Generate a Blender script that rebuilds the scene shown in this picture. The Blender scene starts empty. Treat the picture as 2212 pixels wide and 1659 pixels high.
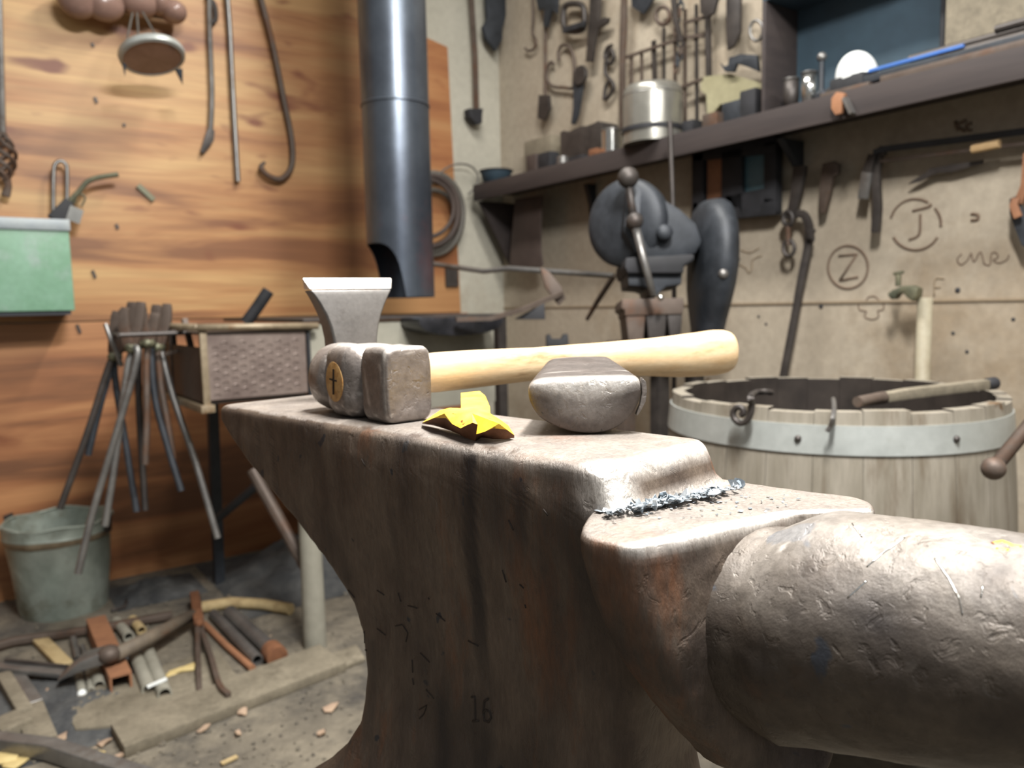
import bpy, bmesh, math, random
from math import sin, cos, pi, radians, sqrt
from mathutils import Vector, Matrix, noise
from mathutils.bvhtree import BVHTree

random.seed(7)
sc = bpy.context.scene
COL = sc.collection

# ------------------------------------------------------------------ camera
FPX, PSI, PIT, ROL, H = 1670.0, radians(35.62), radians(5.79), radians(1.2), 0.885
F = Vector((sin(PSI)*cos(PIT), cos(PSI)*cos(PIT), -sin(PIT)))
R0 = Vector((cos(PSI), -sin(PSI), 0)); U0 = R0.cross(F); FH = Vector((sin(PSI), cos(PSI), 0))
EX = cos(ROL)*R0 - sin(ROL)*U0; UP = sin(ROL)*R0 + cos(ROL)*U0
CAM = Vector((0, 0, H)); Z = Vector((0, 0, 1))
cd = bpy.data.cameras.new('camera'); cam = bpy.data.objects.new('camera', cd); COL.objects.link(cam)
cam.matrix_world = Matrix(((EX.x, UP.x, -F.x, 0), (EX.y, UP.y, -F.y, 0), (EX.z, UP.z, -F.z, H), (0, 0, 0, 1)))
cd.sensor_width = 36; cd.lens = FPX/2212*36; cd.clip_start = 0.02
cd.dof.use_dof = True; cd.dof.focus_distance = 0.44; cd.dof.aperture_fstop = cd.lens/2.8
sc.camera = cam

# ------------------------------------------------------------------ world, lamps, exposure
w = bpy.data.worlds.new('world'); sc.world = w; w.use_nodes = True
w.node_tree.nodes['Background'].inputs[0].default_value = (1.0, 0.97, 0.93, 1)
w.node_tree.nodes['Background'].inputs[1].default_value = 0.22

def area(name, loc, target, sx, sy, power, col):
    l = bpy.data.lights.new(name, 'AREA'); l.shape = 'RECTANGLE'; l.size = sx; l.size_y = sy; l.energy = power; l.color = col
    o = bpy.data.objects.new(name, l); COL.objects.link(o); o.location = loc
    o.rotation_euler = (Vector(target)-Vector(loc)).to_track_quat('-Z', 'Y').to_euler()
    return o
area('lamp_over_forge', (1.15, 1.5, 2.6), (1.05, 1.5, 0), 1.1, 0.14, 42, (1.0, 0.97, 0.92))
area('lamp_over_anvil', (0.48, 0.20, 2.25), (0.34, 0.40, 0.8), 0.6, 0.12, 100, (1.0, 0.98, 0.95))
area('fill_behind_viewer', (0.85, -0.75, 2.45), (1.2, 2.2, 0.9), 1.3, 0.16, 30, (1.0, 0.98, 0.95))  # added fill light, evens out the walls
area('added_blue_fill', (-0.6, -1.9, 1.8), (1.9, 1.0, 1.3), 1.4, 1.2, 7, (0.78, 0.88, 1.0))  # added blue fill light, tints the shelf side
sc.view_settings.view_transform = 'Standard'; sc.view_settings.look = 'None'
sc.view_settings.gamma = 1; sc.view_settings.use_curve_mapping = False
sc.view_settings.exposure = 0.0

XW, YW = 2.0, 2.84           # right wall plane, left wall plane
YP = YW - 0.012              # face of the plywood

# pixel -> point on a real plane
def ray(px, py): return F*FPX + EX*(px-1106) + UP*(829.5-py)
def onz(px, py, z=0.0): d = ray(px, py); return CAM + d*((z-H)/d.z)
def onL(px, py, off=0.02): d = ray(px, py); return CAM + d*((YP-off)/d.y)
def ony(px, py, y): d = ray(px, py); return CAM + d*(y/d.y)
def onR(px, py, off=0.02): d = ray(px, py); return CAM + d*((XW-off)/d.x)
def onx(px, py, x): d = ray(px, py); return CAM + d*(x/d.x)
def PZ(px, py, zc): return CAM + ray(px, py)*(zc/FPX)
def plan(X, Zc, z): v = R0*X + FH*Zc; return Vector((v.x, v.y, z))

# ------------------------------------------------------------------ materials
def srgb(c):
    return tuple((x/255/12.92 if x/255 <= 0.04045 else ((x/255+0.055)/1.055)**2.4) for x in c)
MATS = {}
def mat(name, c1, c2=None, c3=None, rough=0.6, metal=0.0, scale=20, stretch=(1, 1, 1), bump=0.15, bscale=None, t3=0.62, wear_highlight=False, coat=0, bdist=0.002, rvar=0.15, spots=None, pits=0, grain=0.35):
    if name in MATS: return MATS[name]
    m = bpy.data.materials.new(name); m.use_nodes = True; n = m.node_tree; N = n.nodes; L = n.links
    b = N['Principled BSDF']; b.inputs['Roughness'].default_value = rough; b.inputs['Metallic'].default_value = metal
    b.inputs['Coat Weight'].default_value = coat
    tc = N.new('ShaderNodeTexCoord'); mp = N.new('ShaderNodeMapping'); mp.inputs['Scale'].default_value = stretch
    L.new(tc.outputs['Object'], mp.inputs['Vector'])
    def nz(s, det=6, r=0.6, dis=0.0, vec=None):
        t = N.new('ShaderNodeTexNoise'); t.inputs['Scale'].default_value = s; t.inputs['Detail'].default_value = det
        t.inputs['Roughness'].default_value = r; t.inputs['Distortion'].default_value = dis
        L.new(vec or mp.outputs['Vector'], t.inputs['Vector']); return t
    def ramp(src, a, bb, ca=(0, 0, 0, 1), cb=(1, 1, 1, 1)):
        r = N.new('ShaderNodeValToRGB'); r.color_ramp.elements[0].position = a; r.color_ramp.elements[1].position = bb
        r.color_ramp.elements[0].color = ca; r.color_ramp.elements[1].color = cb; L.new(src, r.inputs[0]); return r
    def mix(fac, a, bb):
        x = N.new('ShaderNodeMix'); x.data_type = 'RGBA'; L.new(fac, x.inputs[0])
        for k, v in ((6, a), (7, bb)):
            if hasattr(v, 'is_output'): L.new(v, x.inputs[k])
            else: x.inputs[k].default_value = (*v, 1)
        return x.outputs[2]
    c1 = srgb(c1); c2 = srgb(c2) if c2 else c1
    n1 = nz(scale)
    col = mix(ramp(n1.outputs['Fac'], 0.35, 0.68).outputs[0], c1, c2)
    if c3:
        n2 = nz(scale*0.45, 8, 0.7)
        off = N.new('ShaderNodeVectorMath'); off.operation = 'ADD'; off.inputs[1].default_value = (13.1, 4.2, 7.7)
        L.new(mp.outputs['Vector'], off.inputs[0]); L.new(off.outputs[0], n2.inputs['Vector'])
        col = mix(ramp(n2.outputs['Fac'], t3-0.05, t3+0.1).outputs[0], col, srgb(c3))
    fine = nz(bscale or scale*6, 8, 0.65)
    if spots:
        v = nz(spots[0], 3, 0.5, 0.3, tc.outputs['Object'])
        col = mix(ramp(v.outputs['Fac'], spots[1], spots[1]+0.03).outputs[0], col, srgb(spots[2]))
    # fine tonal grain of the surface itself
    hs = N.new('ShaderNodeMix'); hs.data_type = 'RGBA'; hs.blend_type = 'MULTIPLY'; hs.inputs[0].default_value = grain
    L.new(col, hs.inputs[6]); L.new(ramp(fine.outputs['Fac'], 0.3, 0.7, (0.55, 0.55, 0.55, 1)).outputs[0], hs.inputs[7]); col = hs.outputs[2]
    if wear_highlight:
        at = N.new('ShaderNodeAttribute'); at.attribute_name = 'wear_highlight'
        wf = N.new('ShaderNodeMath'); wf.operation = 'MULTIPLY'; L.new(at.outputs['Fac'], wf.inputs[0])
        L.new(ramp(fine.outputs['Fac'], 0.25, 0.6, (0.45, 0.45, 0.45, 1)).outputs[0], wf.inputs[1])
        col = mix(wf.outputs[0], col, srgb((224, 218, 210)))  # pale worn steel; the white also paints in edge highlights
        a2 = N.new('ShaderNodeAttribute'); a2.attribute_name = 'dark_mark'
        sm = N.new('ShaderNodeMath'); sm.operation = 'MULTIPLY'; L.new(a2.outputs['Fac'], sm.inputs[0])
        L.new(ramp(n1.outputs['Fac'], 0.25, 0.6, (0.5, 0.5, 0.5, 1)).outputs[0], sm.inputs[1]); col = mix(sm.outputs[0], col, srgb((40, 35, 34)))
        rm = N.new('ShaderNodeMapRange'); L.new(wf.outputs[0], rm.inputs[0]); rm.inputs[3].default_value = rough; rm.inputs[4].default_value = 0.30
        L.new(rm.outputs[0], b.inputs['Roughness'])
        mm = N.new('ShaderNodeMapRange'); L.new(wf.outputs[0], mm.inputs[0]); mm.inputs[3].default_value = metal; mm.inputs[4].default_value = 0.45
        L.new(mm.outputs[0], b.inputs['Metallic'])
    else:
        rm = N.new('ShaderNodeMapRange'); L.new(n1.outputs['Fac'], rm.inputs[0]); rm.inputs[3].default_value = max(0.05, rough-rvar); rm.inputs[4].default_value = min(1, rough+rvar)
        L.new(rm.outputs[0], b.inputs['Roughness'])
    L.new(col, b.inputs['Base Color'])
    if bump:
        bp = N.new('ShaderNodeBump'); bp.inputs['Strength'].default_value = bump; bp.inputs['Distance'].default_value = bdist
        L.new(fine.outputs['Fac'], bp.inputs['Height']); L.new(bp.outputs[0], b.inputs['Normal'])
        if pits:
            # small corrosion pits and dents
            pn = nz(pits, 4, 0.55, 0.6, tc.outputs['Object']); pr_ = ramp(pn.outputs['Fac'], 0.30, 0.42)
            b2 = N.new('ShaderNodeBump'); b2.inputs['Strength'].default_value = 0.5; b2.inputs['Distance'].default_value = bdist*0.8
            L.new(pr_.outputs[0], b2.inputs['Height']); L.new(bp.outputs[0], b2.inputs['Normal']); L.new(b2.outputs[0], b.inputs['Normal'])
    MATS[name] = m; return m

M = dict(
 anvil=mat('anvil_steel', (80, 67, 58), (114, 100, 87), (120, 80, 54), rough=0.5, metal=0.25, scale=20, stretch=(1.8, 1.8, 0.5), bump=0.8, bscale=210, t3=0.61, pits=75, grain=0.75, wear_highlight=True, bdist=0.0012, spots=(60, 0.70, (50, 52, 58))),
 horn=mat('horn_steel', (66, 57, 50), (102, 92, 81), (96, 68, 48), rough=0.5, metal=0.3, scale=18, stretch=(1, 1, 1), bump=0.6, bscale=190, pits=120, grain=0.75, t3=0.62, wear_highlight=True, bdist=0.001, spots=(34, 0.66, (66, 70, 78))),
 head=mat('hammer_steel', (96, 86, 80), (128, 118, 112), (80, 64, 54), rough=0.4, metal=0.4, scale=50, pits=140, grain=0.6, bump=0.5, bscale=220, wear_highlight=True, bdist=0.0008),
 tool=mat('forged_grey_steel', (100, 97, 94), (118, 115, 112), (84, 78, 74), rough=0.45, metal=0.4, scale=40, bump=0.3, bscale=260, wear_highlight=True, bdist=0.0006),
 block=mat('pitted_block_steel', (66, 57, 52), (92, 82, 76), (60, 47, 40), rough=0.42, metal=0.3, scale=45, pits=130, grain=0.6, bump=0.6, bscale=200, wear_highlight=True, bdist=0.001, spots=(160, 0.68, (40, 34, 30))),
 handle=mat('hickory_handle', (224, 190, 144), (236, 210, 170), (170, 130, 90), rough=0.42, scale=10, stretch=(2.2, 14, 14), bump=0.08, t3=0.60, grain=0.5, rvar=0.05, spots=(38, 0.72, (120, 92, 66))),
 eyewood=mat('handle_end_grain', (168, 120, 62), (206, 164, 104), (96, 60, 32), rough=0.6, scale=160, bump=0.4, t3=0.6),
 slit=mat('dark_slit', (40, 26, 16), rough=0.9),
 yellow=mat('yellow_paint', (248, 196, 40), (246, 206, 80), (222, 150, 30), rough=0.45, scale=60, bump=0.1, rvar=0.05, spots=(110, 0.66, (120, 66, 24))),
 rust=mat('orange_rust', (104, 66, 42), (128, 84, 54), (80, 50, 34), rough=0.85, scale=60, bump=0.4),
 scale=mat('hammer_scale', (122, 132, 140), (200, 208, 214), rough=0.3, metal=0.5, scale=90, bump=0),
 wall=mat('sooty_painted_board', (158, 146, 128), (176, 165, 147), (140, 124, 102), rough=0.85, scale=2.6, bump=0.15, bscale=40, t3=0.55, grain=0.5, spots=(9, 0.735, (112, 92, 72))),
 wall2=mat('grey_painted_board', (164, 160, 146), (180, 176, 162), (150, 140, 122), rough=0.85, scale=2.2, bump=0.12, bscale=40, t3=0.6),
 floor=mat('ash_dirt_floor', (106, 99, 87), (138, 129, 112), (74, 70, 65), rough=0.95, scale=7, bump=0.9, bscale=38, t3=0.54, grain=0.7, bdist=0.01, spots=(26, 0.72, (172, 150, 126))),
 iron=mat('dark_iron', (62, 58, 56), (84, 78, 74), (92, 66, 50), rough=0.5, metal=0.5, scale=12, bump=0.2, t3=0.66),
 iron2=mat('brown_iron', (82, 70, 62), (102, 90, 81), (98, 68, 48), rough=0.6, metal=0.35, scale=14, bump=0.2, t3=0.58),
 bowl=mat('glossy_black_bowl', (30, 31, 34), (46, 46, 50), rough=0.25, bump=0.05),
 black=mat('black_cast_iron', (40, 44, 49), (56, 60, 66), rough=0.55, metal=0.2, scale=20, bump=0.15),
 soot=mat('sooty_black', (26, 27, 30), (44, 44, 48), rough=0.7, scale=20, bump=0.1),
 bluesteel=mat('blued_stove_pipe', (82, 88, 98), (100, 108, 118), (116, 92, 98), rough=0.34, metal=0.75, scale=4, bump=0.06, t3=0.64, rvar=0.06),
 steel=mat('dull_steel', (120, 118, 116), (146, 144, 140), (110, 98, 88), rough=0.4, metal=0.7, scale=16, bump=0.1),
 bright=mat('bright_steel', (196, 196, 192), (214, 214, 208), rough=0.16, metal=0.95, scale=8, bump=0.02, rvar=0.04),
 galv=mat('galvanised_metal', (134, 144, 134), (168, 176, 166), (104, 102, 84), rough=0.55, metal=0.4, scale=9, bump=0.15, t3=0.58),
 green=mat('worn_green_paint', (106, 148, 118), (128, 166, 142), (146, 164, 156), rough=0.5, scale=10, bump=0.1, t3=0.6, spots=(20, 0.74, (62, 78, 84))),
 greytrim=mat('worn_grey_edge', (142, 150, 154), (160, 166, 166), rough=0.5, metal=0.2, scale=20),
 shelf=mat('old_dark_shelf_board', (50, 43, 42), (66, 57, 54), (40, 36, 38), rough=0.75, scale=5, stretch=(1, 0.25, 3), bump=0.2),
 oldwood=mat('weathered_wood', (112, 104, 88), (136, 127, 109), (86, 78, 64), grain=0.7, rough=0.85, scale=14, stretch=(1, 1, 1), bump=0.3),
 stave=mat('barrel_stave_wood', (124, 117, 103), (148, 141, 128), (102, 90, 74), rough=0.75, scale=7, stretch=(5, 5, 0.6), bump=0.25, t3=0.6, spots=(12, 0.72, (98, 76, 52))),
 darkwood=mat('black_stave', (44, 38, 34), (60, 52, 46), rough=0.6, scale=12, bump=0.1),
 hoop=mat('barrel_hoop_zinc', (166, 170, 166), (184, 188, 184), (146, 144, 132), rough=0.42, metal=0.35, scale=8, bump=0.06, t3=0.66),
 water=mat('dark_quench_water', (26, 24, 24), rough=0.12, bump=0),
 tread=mat('tread_plate_steel', (112, 98, 92), (136, 122, 114), (104, 78, 58), rough=0.5, metal=0.4, scale=14, bump=0.15, t3=0.64),
 cement=mat('grey_cement_panel', (134, 131, 118), (154, 151, 138), (112, 104, 88), rough=0.8, scale=6, bump=0.15),
 palewood=mat('pale_wood', (196, 160, 112), (214, 182, 136), rough=0.7, scale=20, stretch=(1, 1, 1), bump=0.15),
 stick=mat('dry_stick_wood', (168, 146, 104), (186, 166, 124), (130, 108, 72), rough=0.8, scale=24, bump=0.2),
 brass=mat('verdigris_brass', (92, 96, 82), (120, 116, 92), rough=0.5, metal=0.5, scale=30, bump=0.1),
 pipewhite=mat('cream_painted_pipe', (160, 154, 134), (140, 130, 108), rough=0.6, scale=12, bump=0.1),
 white=mat('white_enamel', (236, 240, 238), rough=0.3, bump=0),
 blue=mat('blue_paint', (54, 96, 168), (70, 112, 176), rough=0.5, bump=0.05),
 tealp=mat('teal_glass_sheet', (72, 102, 112), (84, 114, 120), rough=0.5, bump=0),
 tin=mat('matt_tinplate', (140, 138, 130), (156, 153, 144), rough=0.3, metal=0.6, scale=8, bump=0.02, rvar=0.04),
 dullboard=mat('dull_yellow_board', (142, 136, 106), (156, 150, 120), rough=0.85, scale=10, bump=0.05),
 rim=mat('brown_worn_steel', (122, 108, 88), (150, 136, 112), (120, 86, 54), rough=0.5, metal=0.3, scale=30, bump=0.15),
 shaft=mat('grey_worn_shaft', (98, 88, 76), (120, 108, 92), (110, 76, 52), rough=0.7, scale=20, bump=0.2),
 teal=mat('dull_teal_paint', (48, 64, 76), (56, 76, 88), rough=0.7, scale=5, bump=0.05),
 orange=mat('orange_rusted_sheet', (136, 94, 68), (154, 108, 76), (112, 72, 52), rough=0.75, scale=12, bump=0.1),
 straw=mat('yellow_board', (190, 168, 112), (206, 186, 132), rough=0.8, scale=10, bump=0.05),
 ink=mat('scorched_brand_mark', (112, 94, 78), (98, 80, 66), rough=0.9, bump=0),
 ink2=mat('faint_pencil_mark', (138, 122, 100), rough=0.9, bump=0),
 glaze=mat('brown_glazed_clay', (124, 98, 88), (146, 118, 106), rough=0.22, scale=10, bump=0.05, rvar=0.05),
 leather=mat('sooty_leather', (62, 52, 48), (78, 66, 60), rough=0.7, scale=10, bump=0.2),
 hose=mat('grey_rubber_hose', (84, 80, 74), (100, 96, 88), rough=0.6, scale=20, bump=0.05),
 ash=mat('coal_ash', (62, 64, 66), (96, 96, 94), (44, 44, 46), rough=0.95, scale=14, bump=0.8, bscale=60, bdist=0.01),
 chip=mat('pale_wood_chip', (160, 136, 116), (176, 152, 126), rough=0.8, bump=0.05),
 dent=mat('stamp_groove', (46, 38, 34), (54, 46, 40), rough=0.75, metal=0.2, bump=0.1),
)
def plywood(name, cL, cM, cD, seed):
    m = bpy.data.materials.new(name); m.use_nodes = True; n = m.node_tree; N = n.nodes; L = n.links
    b = N['Principled BSDF']; b.inputs['Roughness'].default_value = 0.5
    tc = N.new('ShaderNodeTexCoord'); mp = N.new('ShaderNodeMapping'); mp.inputs['Scale'].default_value = (0.55, 1, 4.2); mp.inputs['Location'].default_value = (seed, seed*.7, seed*.3)
    L.new(tc.outputs['Object'], mp.inputs['Vector'])
    n1 = N.new('ShaderNodeTexNoise'); n1.inputs['Scale'].default_value = 2.2; n1.inputs['Detail'].default_value = 5; n1.inputs['Distortion'].default_value = 0.6
    L.new(mp.outputs[0], n1.inputs['Vector'])
    mp2 = N.new('ShaderNodeMapping'); mp2.inputs['Scale'].default_value = (1.2, 1, 34); L.new(tc.outputs['Object'], mp2.inputs['Vector'])
    n2 = N.new('ShaderNodeTexNoise'); n2.inputs['Scale'].default_value = 3; n2.inputs['Detail'].default_value = 8; L.new(mp2.outputs[0], n2.inputs['Vector'])
    r = N.new('ShaderNodeValToRGB'); e = r.color_ramp.elements
    e[0].position = 0.36; e[0].color = (*srgb(cD), 1); e[1].position = 0.62; e[1].color = (*srgb(cL), 1)
    x = e.new(0.47); x.color = (*srgb(cM), 1); L.new(n1.outputs['Fac'], r.inputs[0])
    mx = N.new('ShaderNodeMix'); mx.data_type = 'RGBA'; mx.blend_type = 'MULTIPLY'; mx.inputs[0].default_value = 0.45
    r2 = N.new('ShaderNodeValToRGB'); r2.color_ramp.elements[0].position = 0.3; r2.color_ramp.elements[0].color = (0.55, 0.5, 0.45, 1); r2.color_ramp.elements[1].position = 0.65
    L.new(n2.outputs['Fac'], r2.inputs[0]); L.new(r.outputs[0], mx.inputs[6]); L.new(r2.outputs[0], mx.inputs[7])
    n3 = N.new('ShaderNodeTexNoise'); n3.inputs['Scale'].default_value = 7; n3.inputs['Detail'].default_value = 2
    mp3 = N.new('ShaderNodeMapping'); mp3.inputs['Scale'].default_value = (0.7, 1, 1.6); L.new(tc.outputs['Object'], mp3.inputs['Vector']); L.new(mp3.outputs[0], n3.inputs['Vector'])
    r3 = N.new('ShaderNodeValToRGB'); r3.color_ramp.elements[0].position = 0.66; r3.color_ramp.elements[1].position = 0.76; L.new(n3.outputs['Fac'], r3.inputs[0])
    mx2 = N.new('ShaderNodeMix'); mx2.data_type = 'RGBA'; L.new(r3.outputs[0], mx2.inputs[0]); L.new(mx.outputs[2], mx2.inputs[6]); mx2.inputs[7].default_value = (*srgb((112, 62, 34)), 1)
    # the boards turn redder brown toward the corner
    sp = N.new('ShaderNodeSeparateXYZ'); L.new(tc.outputs['Object'], sp.inputs[0])
    mr = N.new('ShaderNodeMapRange'); mr.inputs[1].default_value = 0.75; mr.inputs[2].default_value = 2.1; L.new(sp.outputs[0], mr.inputs[0])
    ad = N.new('ShaderNodeMath'); ad.operation = 'MULTIPLY'; ad.inputs[1].default_value = 0.72; L.new(mr.outputs[0], ad.inputs[0])
    mx3 = N.new('ShaderNodeMix'); mx3.data_type = 'RGBA'; L.new(ad.outputs[0], mx3.inputs[0]); L.new(mx2.outputs[2], mx3.inputs[6]); mx3.inputs[7].default_value = (*srgb((140, 88, 56)), 1)
    L.new(mx3.outputs[2], b.inputs['Base Color']); return m
M['ply1'] = plywood('varnished_plywood', (194, 156, 104), (170, 122, 76), (130, 86, 52), 3.1)
M['ply2'] = plywood('reddish_plywood', (172, 122, 80), (148, 98, 62), (110, 72, 46), 8.3)

# ------------------------------------------------------------------ mesh helpers
WL = {}
class MB:
    def __init__(s): s.v = []; s.f = []; s.mi = []; s.cur = 0
    def add(s, vs, fs):
        k = len(s.v); s.v += [Vector(v) for v in vs]; s.f += [tuple(i+k for i in f) for f in fs]; s.mi += [s.cur]*len(fs); return s
    def box(s, c, size, ax=None):
        c = Vector(c); X, Y, Q = ax or (Vector((1, 0, 0)), Vector((0, 1, 0)), Z)
        a, b, d = size[0]/2, size[1]/2, size[2]/2
        vs = [c + X*(a*i) + Y*(b*j) + Q*(d*k) for k in (-1, 1) for i, j in ((-1, -1), (1, -1), (1, 1), (-1, 1))]
        return s.add(vs, [(3, 2, 1, 0), (4, 5, 6, 7), (0, 1, 5, 4), (1, 2, 6, 5), (2, 3, 7, 6), (3, 0, 4, 7)])
    def bx(s, x0, x1, y0, y1, z0, z1): return s.box(((x0+x1)/2, (y0+y1)/2, (z0+z1)/2), (x1-x0, y1-y0, z1-z0))
    def sweep(s, pts, secs, closed=False, up=None, caps=True):
        pts = [Vector(p) for p in pts]; n = len(pts)
        if not isinstance(secs[0][0], (list, tuple)): secs = [secs]*n
        t0 = (pts[1]-pts[0]).normalized()
        u = Vector(up) if up else (Z if abs(t0.z) < 0.9 else Vector((1, 0, 0)))
        u = (u - t0*u.dot(t0)).normalized(); rings = []
        for i, p in enumerate(pts):
            a = pts[i-1] if (i or closed) else p; b = pts[(i+1) % n] if (i < n-1 or closed) else p
            t = (b-a).normalized(); u = (u - t*u.dot(t)).normalized(); w_ = t.cross(u)
            rings.append([p + w_*q[0] + u*q[1] for q in secs[i]])
        m = len(secs[0]); vs = [v for r in rings for v in r]; fs = []
        for i in range(n if closed else n-1):
            for j in range(m):
                a, b = i*m+j, i*m+(j+1) % m; c, d = ((i+1) % n)*m+(j+1) % m, ((i+1) % n)*m+j
                fs.append((a, b, c, d))
        if caps and not closed: fs += [tuple(reversed(range(m))), tuple(range((n-1)*m, n*m))]
        return s.add(vs, fs)
    def tube(s, pts, r, n=8, closed=False, flat=1.0, up=None):
        rs = r if isinstance(r, (list, tuple)) else [r]*len(pts)
        return s.sweep(pts, [[(cos(2*pi*k/n)*q, sin(2*pi*k/n)*q*flat) for k in range(n)] for q in rs], closed, up)
    def bar(s, pts, w_, h_, up=None):
        ws = w_ if isinstance(w_, (list, tuple)) else [w_]*len(pts); hs = h_ if isinstance(h_, (list, tuple)) else [h_]*len(pts)
        return s.sweep(pts, [[(-a/2, -b/2), (a/2, -b/2), (a/2, b/2), (-a/2, b/2)] for a, b in zip(ws, hs)], False, up)
    def lathe(s, prof, c, axis=Z, n=32, closed=False):
        c = Vector(c); a = Vector(axis).normalized(); u = (Vector((1, 0, 0)) if abs(a.x) < 0.9 else Vector((0, 1, 0))).cross(a).normalized(); v = a.cross(u)
        vs = [c + a*h + (u*cos(2*pi*k/n)+v*sin(2*pi*k/n))*r for r, h in prof for k in range(n)]; m = len(prof); fs = []
        for i in range(m if closed else m-1):
            for k in range(n): fs.append((i*n+k, i*n+(k+1) % n, ((i+1) % m)*n+(k+1) % n, ((i+1) % m)*n+k))
        if not closed: fs += [tuple(reversed(range(n))), tuple(range((m-1)*n, m*n))]
        return s.add(vs, fs)
    def ball(s, c, r, n=16, sc_=(1, 1, 1)):
        m = n//2; prof = [(max(1e-5, sin(pi*i/m))*r, -cos(pi*i/m)*r) for i in range(m+1)]
        k = len(s.v); s.lathe(prof, (0, 0, 0), Z, n)
        for i in range(k, len(s.v)): s.v[i] = Vector((s.v[i].x*sc_[0], s.v[i].y*sc_[1], s.v[i].z*sc_[2])) + Vector(c)
        return s
    def prism(s, poly, vec):
        poly = [Vector(p) for p in poly]; n = len(poly); vec = Vector(vec)
        return s.add(poly + [p+vec for p in poly], [tuple(reversed(range(n))), tuple(range(n, 2*n))] + [(i, (i+1) % n, n+(i+1) % n, n+i) for i in range(n)])
    def build(s, name, m, parent=None, bevel=0, seg=2, smooth=False, mod=None, angle=35):
        me = bpy.data.meshes.new(name)
        if parent is not None: o0 = WL[parent]
        else:
            xs = [v.x for v in s.v]; ys = [v.y for v in s.v]; zs = [v.z for v in s.v]
            o0 = Vector(((min(xs)+max(xs))/2, (min(ys)+max(ys))/2, min(zs)))
        me.from_pydata([tuple(v-o0) for v in s.v], [], s.f)
        ms = m if isinstance(m, (list, tuple)) else [m]
        for q in ms: me.materials.append(q)
        me.polygons.foreach_set('material_index', s.mi)
        bm = bmesh.new(); bm.from_mesh(me); bmesh.ops.recalc_face_normals(bm, faces=bm.faces)
        if bevel:
            es = [e for e in bm.edges if len(e.link_faces) == 2 and e.calc_face_angle(0) > 0.6]
            bmesh.ops.bevel(bm, geom=es, offset=bevel, segments=seg, affect='EDGES', profile=0.6, clamp_overlap=True)
        bm.to_mesh(me); bm.free()
        for p in me.polygons: p.use_smooth = True
        try: me.set_sharp_from_angle(angle=radians(180 if smooth else angle))
        except Exception: pass
        o = bpy.data.objects.new(name, me); COL.objects.link(o)
        if parent is None: o.location = o0
        else: o.parent = parent
        WL[o] = o0
        if mod: mod(o)
        return o
def tag(o, label=None, cat=None, group=None, kind=None):
    if label: o['label'] = label
    if cat: o['category'] = cat
    if group: o['group'] = group
    if kind: o['kind'] = kind
    return o
def thing(name, label, cat, loc, group=None):
    o = bpy.data.objects.new(name, None); COL.objects.link(o); o.location = loc; o.empty_display_size = 0.05; WL[o] = Vector(loc)
    return tag(o, label, cat, group)
def struct(o): o['kind'] = 'structure'; return o
def smoothline(p, k=6):
    """Catmull-Rom through the points"""
    p = [Vector(q) for q in p]; q = [p[0]*2-p[1]] + p + [p[-1]*2-p[-2]]; out = []
    for i in range(1, len(q)-2):
        a, b, c, d = q[i-1:i+3]
        for t in range(k):
            t /= k; out.append(0.5*((2*b)+(c-a)*t+(2*a-5*b+4*c-d)*t*t+(3*b-a-3*c+d)*t**3))
    out.append(p[-1]); return out
def superell(a, b, n, N, ph=0.0):
    out = []
    for k in range(N):
        t = 2*pi*k/N+ph; c, s_ = cos(t), sin(t)
        out.append((a*math.copysign(abs(c)**(2/n), c), b*math.copysign(abs(s_)**(2/n), s_)))
    return out
def displace(o, amp, scl, amp2=0, scl2=1):
    me = o.data; me.update(); vs = me.vertices; nr = [v.normal.copy() for v in vs]
    for v, n_ in zip(vs, nr):
        d = noise.fractal(v.co*scl, 1.0, 2.0, 3)*amp
        if amp2: d += noise.fractal(v.co*scl2+Vector((5, 5, 5)), 1.0, 2.0, 3)*amp2
        v.co += n_*d
def wear_highlight_attr(o, fn):
    me = o.data; a = me.attributes.new('wear_highlight', 'FLOAT', 'POINT'); w0 = WL[o]
    for i, v in enumerate(me.vertices): a.data[i].value = max(0, min(1, fn(v.co + w0)))
#%%ROOM

# ------------------------------------------------------------------ the room
g = MB(); g.bx(-2.4, XW+0.1, -2.4, YW+0.1, -0.1, 0); floor = struct(g.build('floor', M['floor']))
g = MB(); g.bx(-2.4, XW+0.1, YW, YW+0.1, 0, 2.7); wall_l = struct(g.build('wall_left', M['wall2']))
g = MB(); g.bx(XW, XW+0.1, -2.4, YW, 0, 2.7); wall_r = struct(g.build('wall_right', M['wall']))
# plywood lining of the left wall: two sheets meeting at 0.86 m
g = MB(); g.prism([(-2.4, YP, 0.87), (1.765, YP, 0.862), (1.735, YP, 1.95), (1.4, YP, 2.02), (1.4, YP, 2.5), (-2.4, YP, 2.5)], (0, 0.012, 0)); struct(g.build('plywood_sheet', M['ply1'], wall_l))
g = MB(); g.prism([(-2.4, YP, 0.0), (1.80, YP, 0.0), (1.80, YP, 0.858), (-2.4, YP, 0.866)], (0, 0.012, 0)); struct(g.build('plywood_sheet', M['ply2'], wall_l))
# plank seam cover and ledge low on the right wall
g = MB(); g.bx(XW-0.004, XW, -1.5, YW, 0.872, 0.878); struct(g.build('board_seam', M['ink2'], wall_r))

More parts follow.
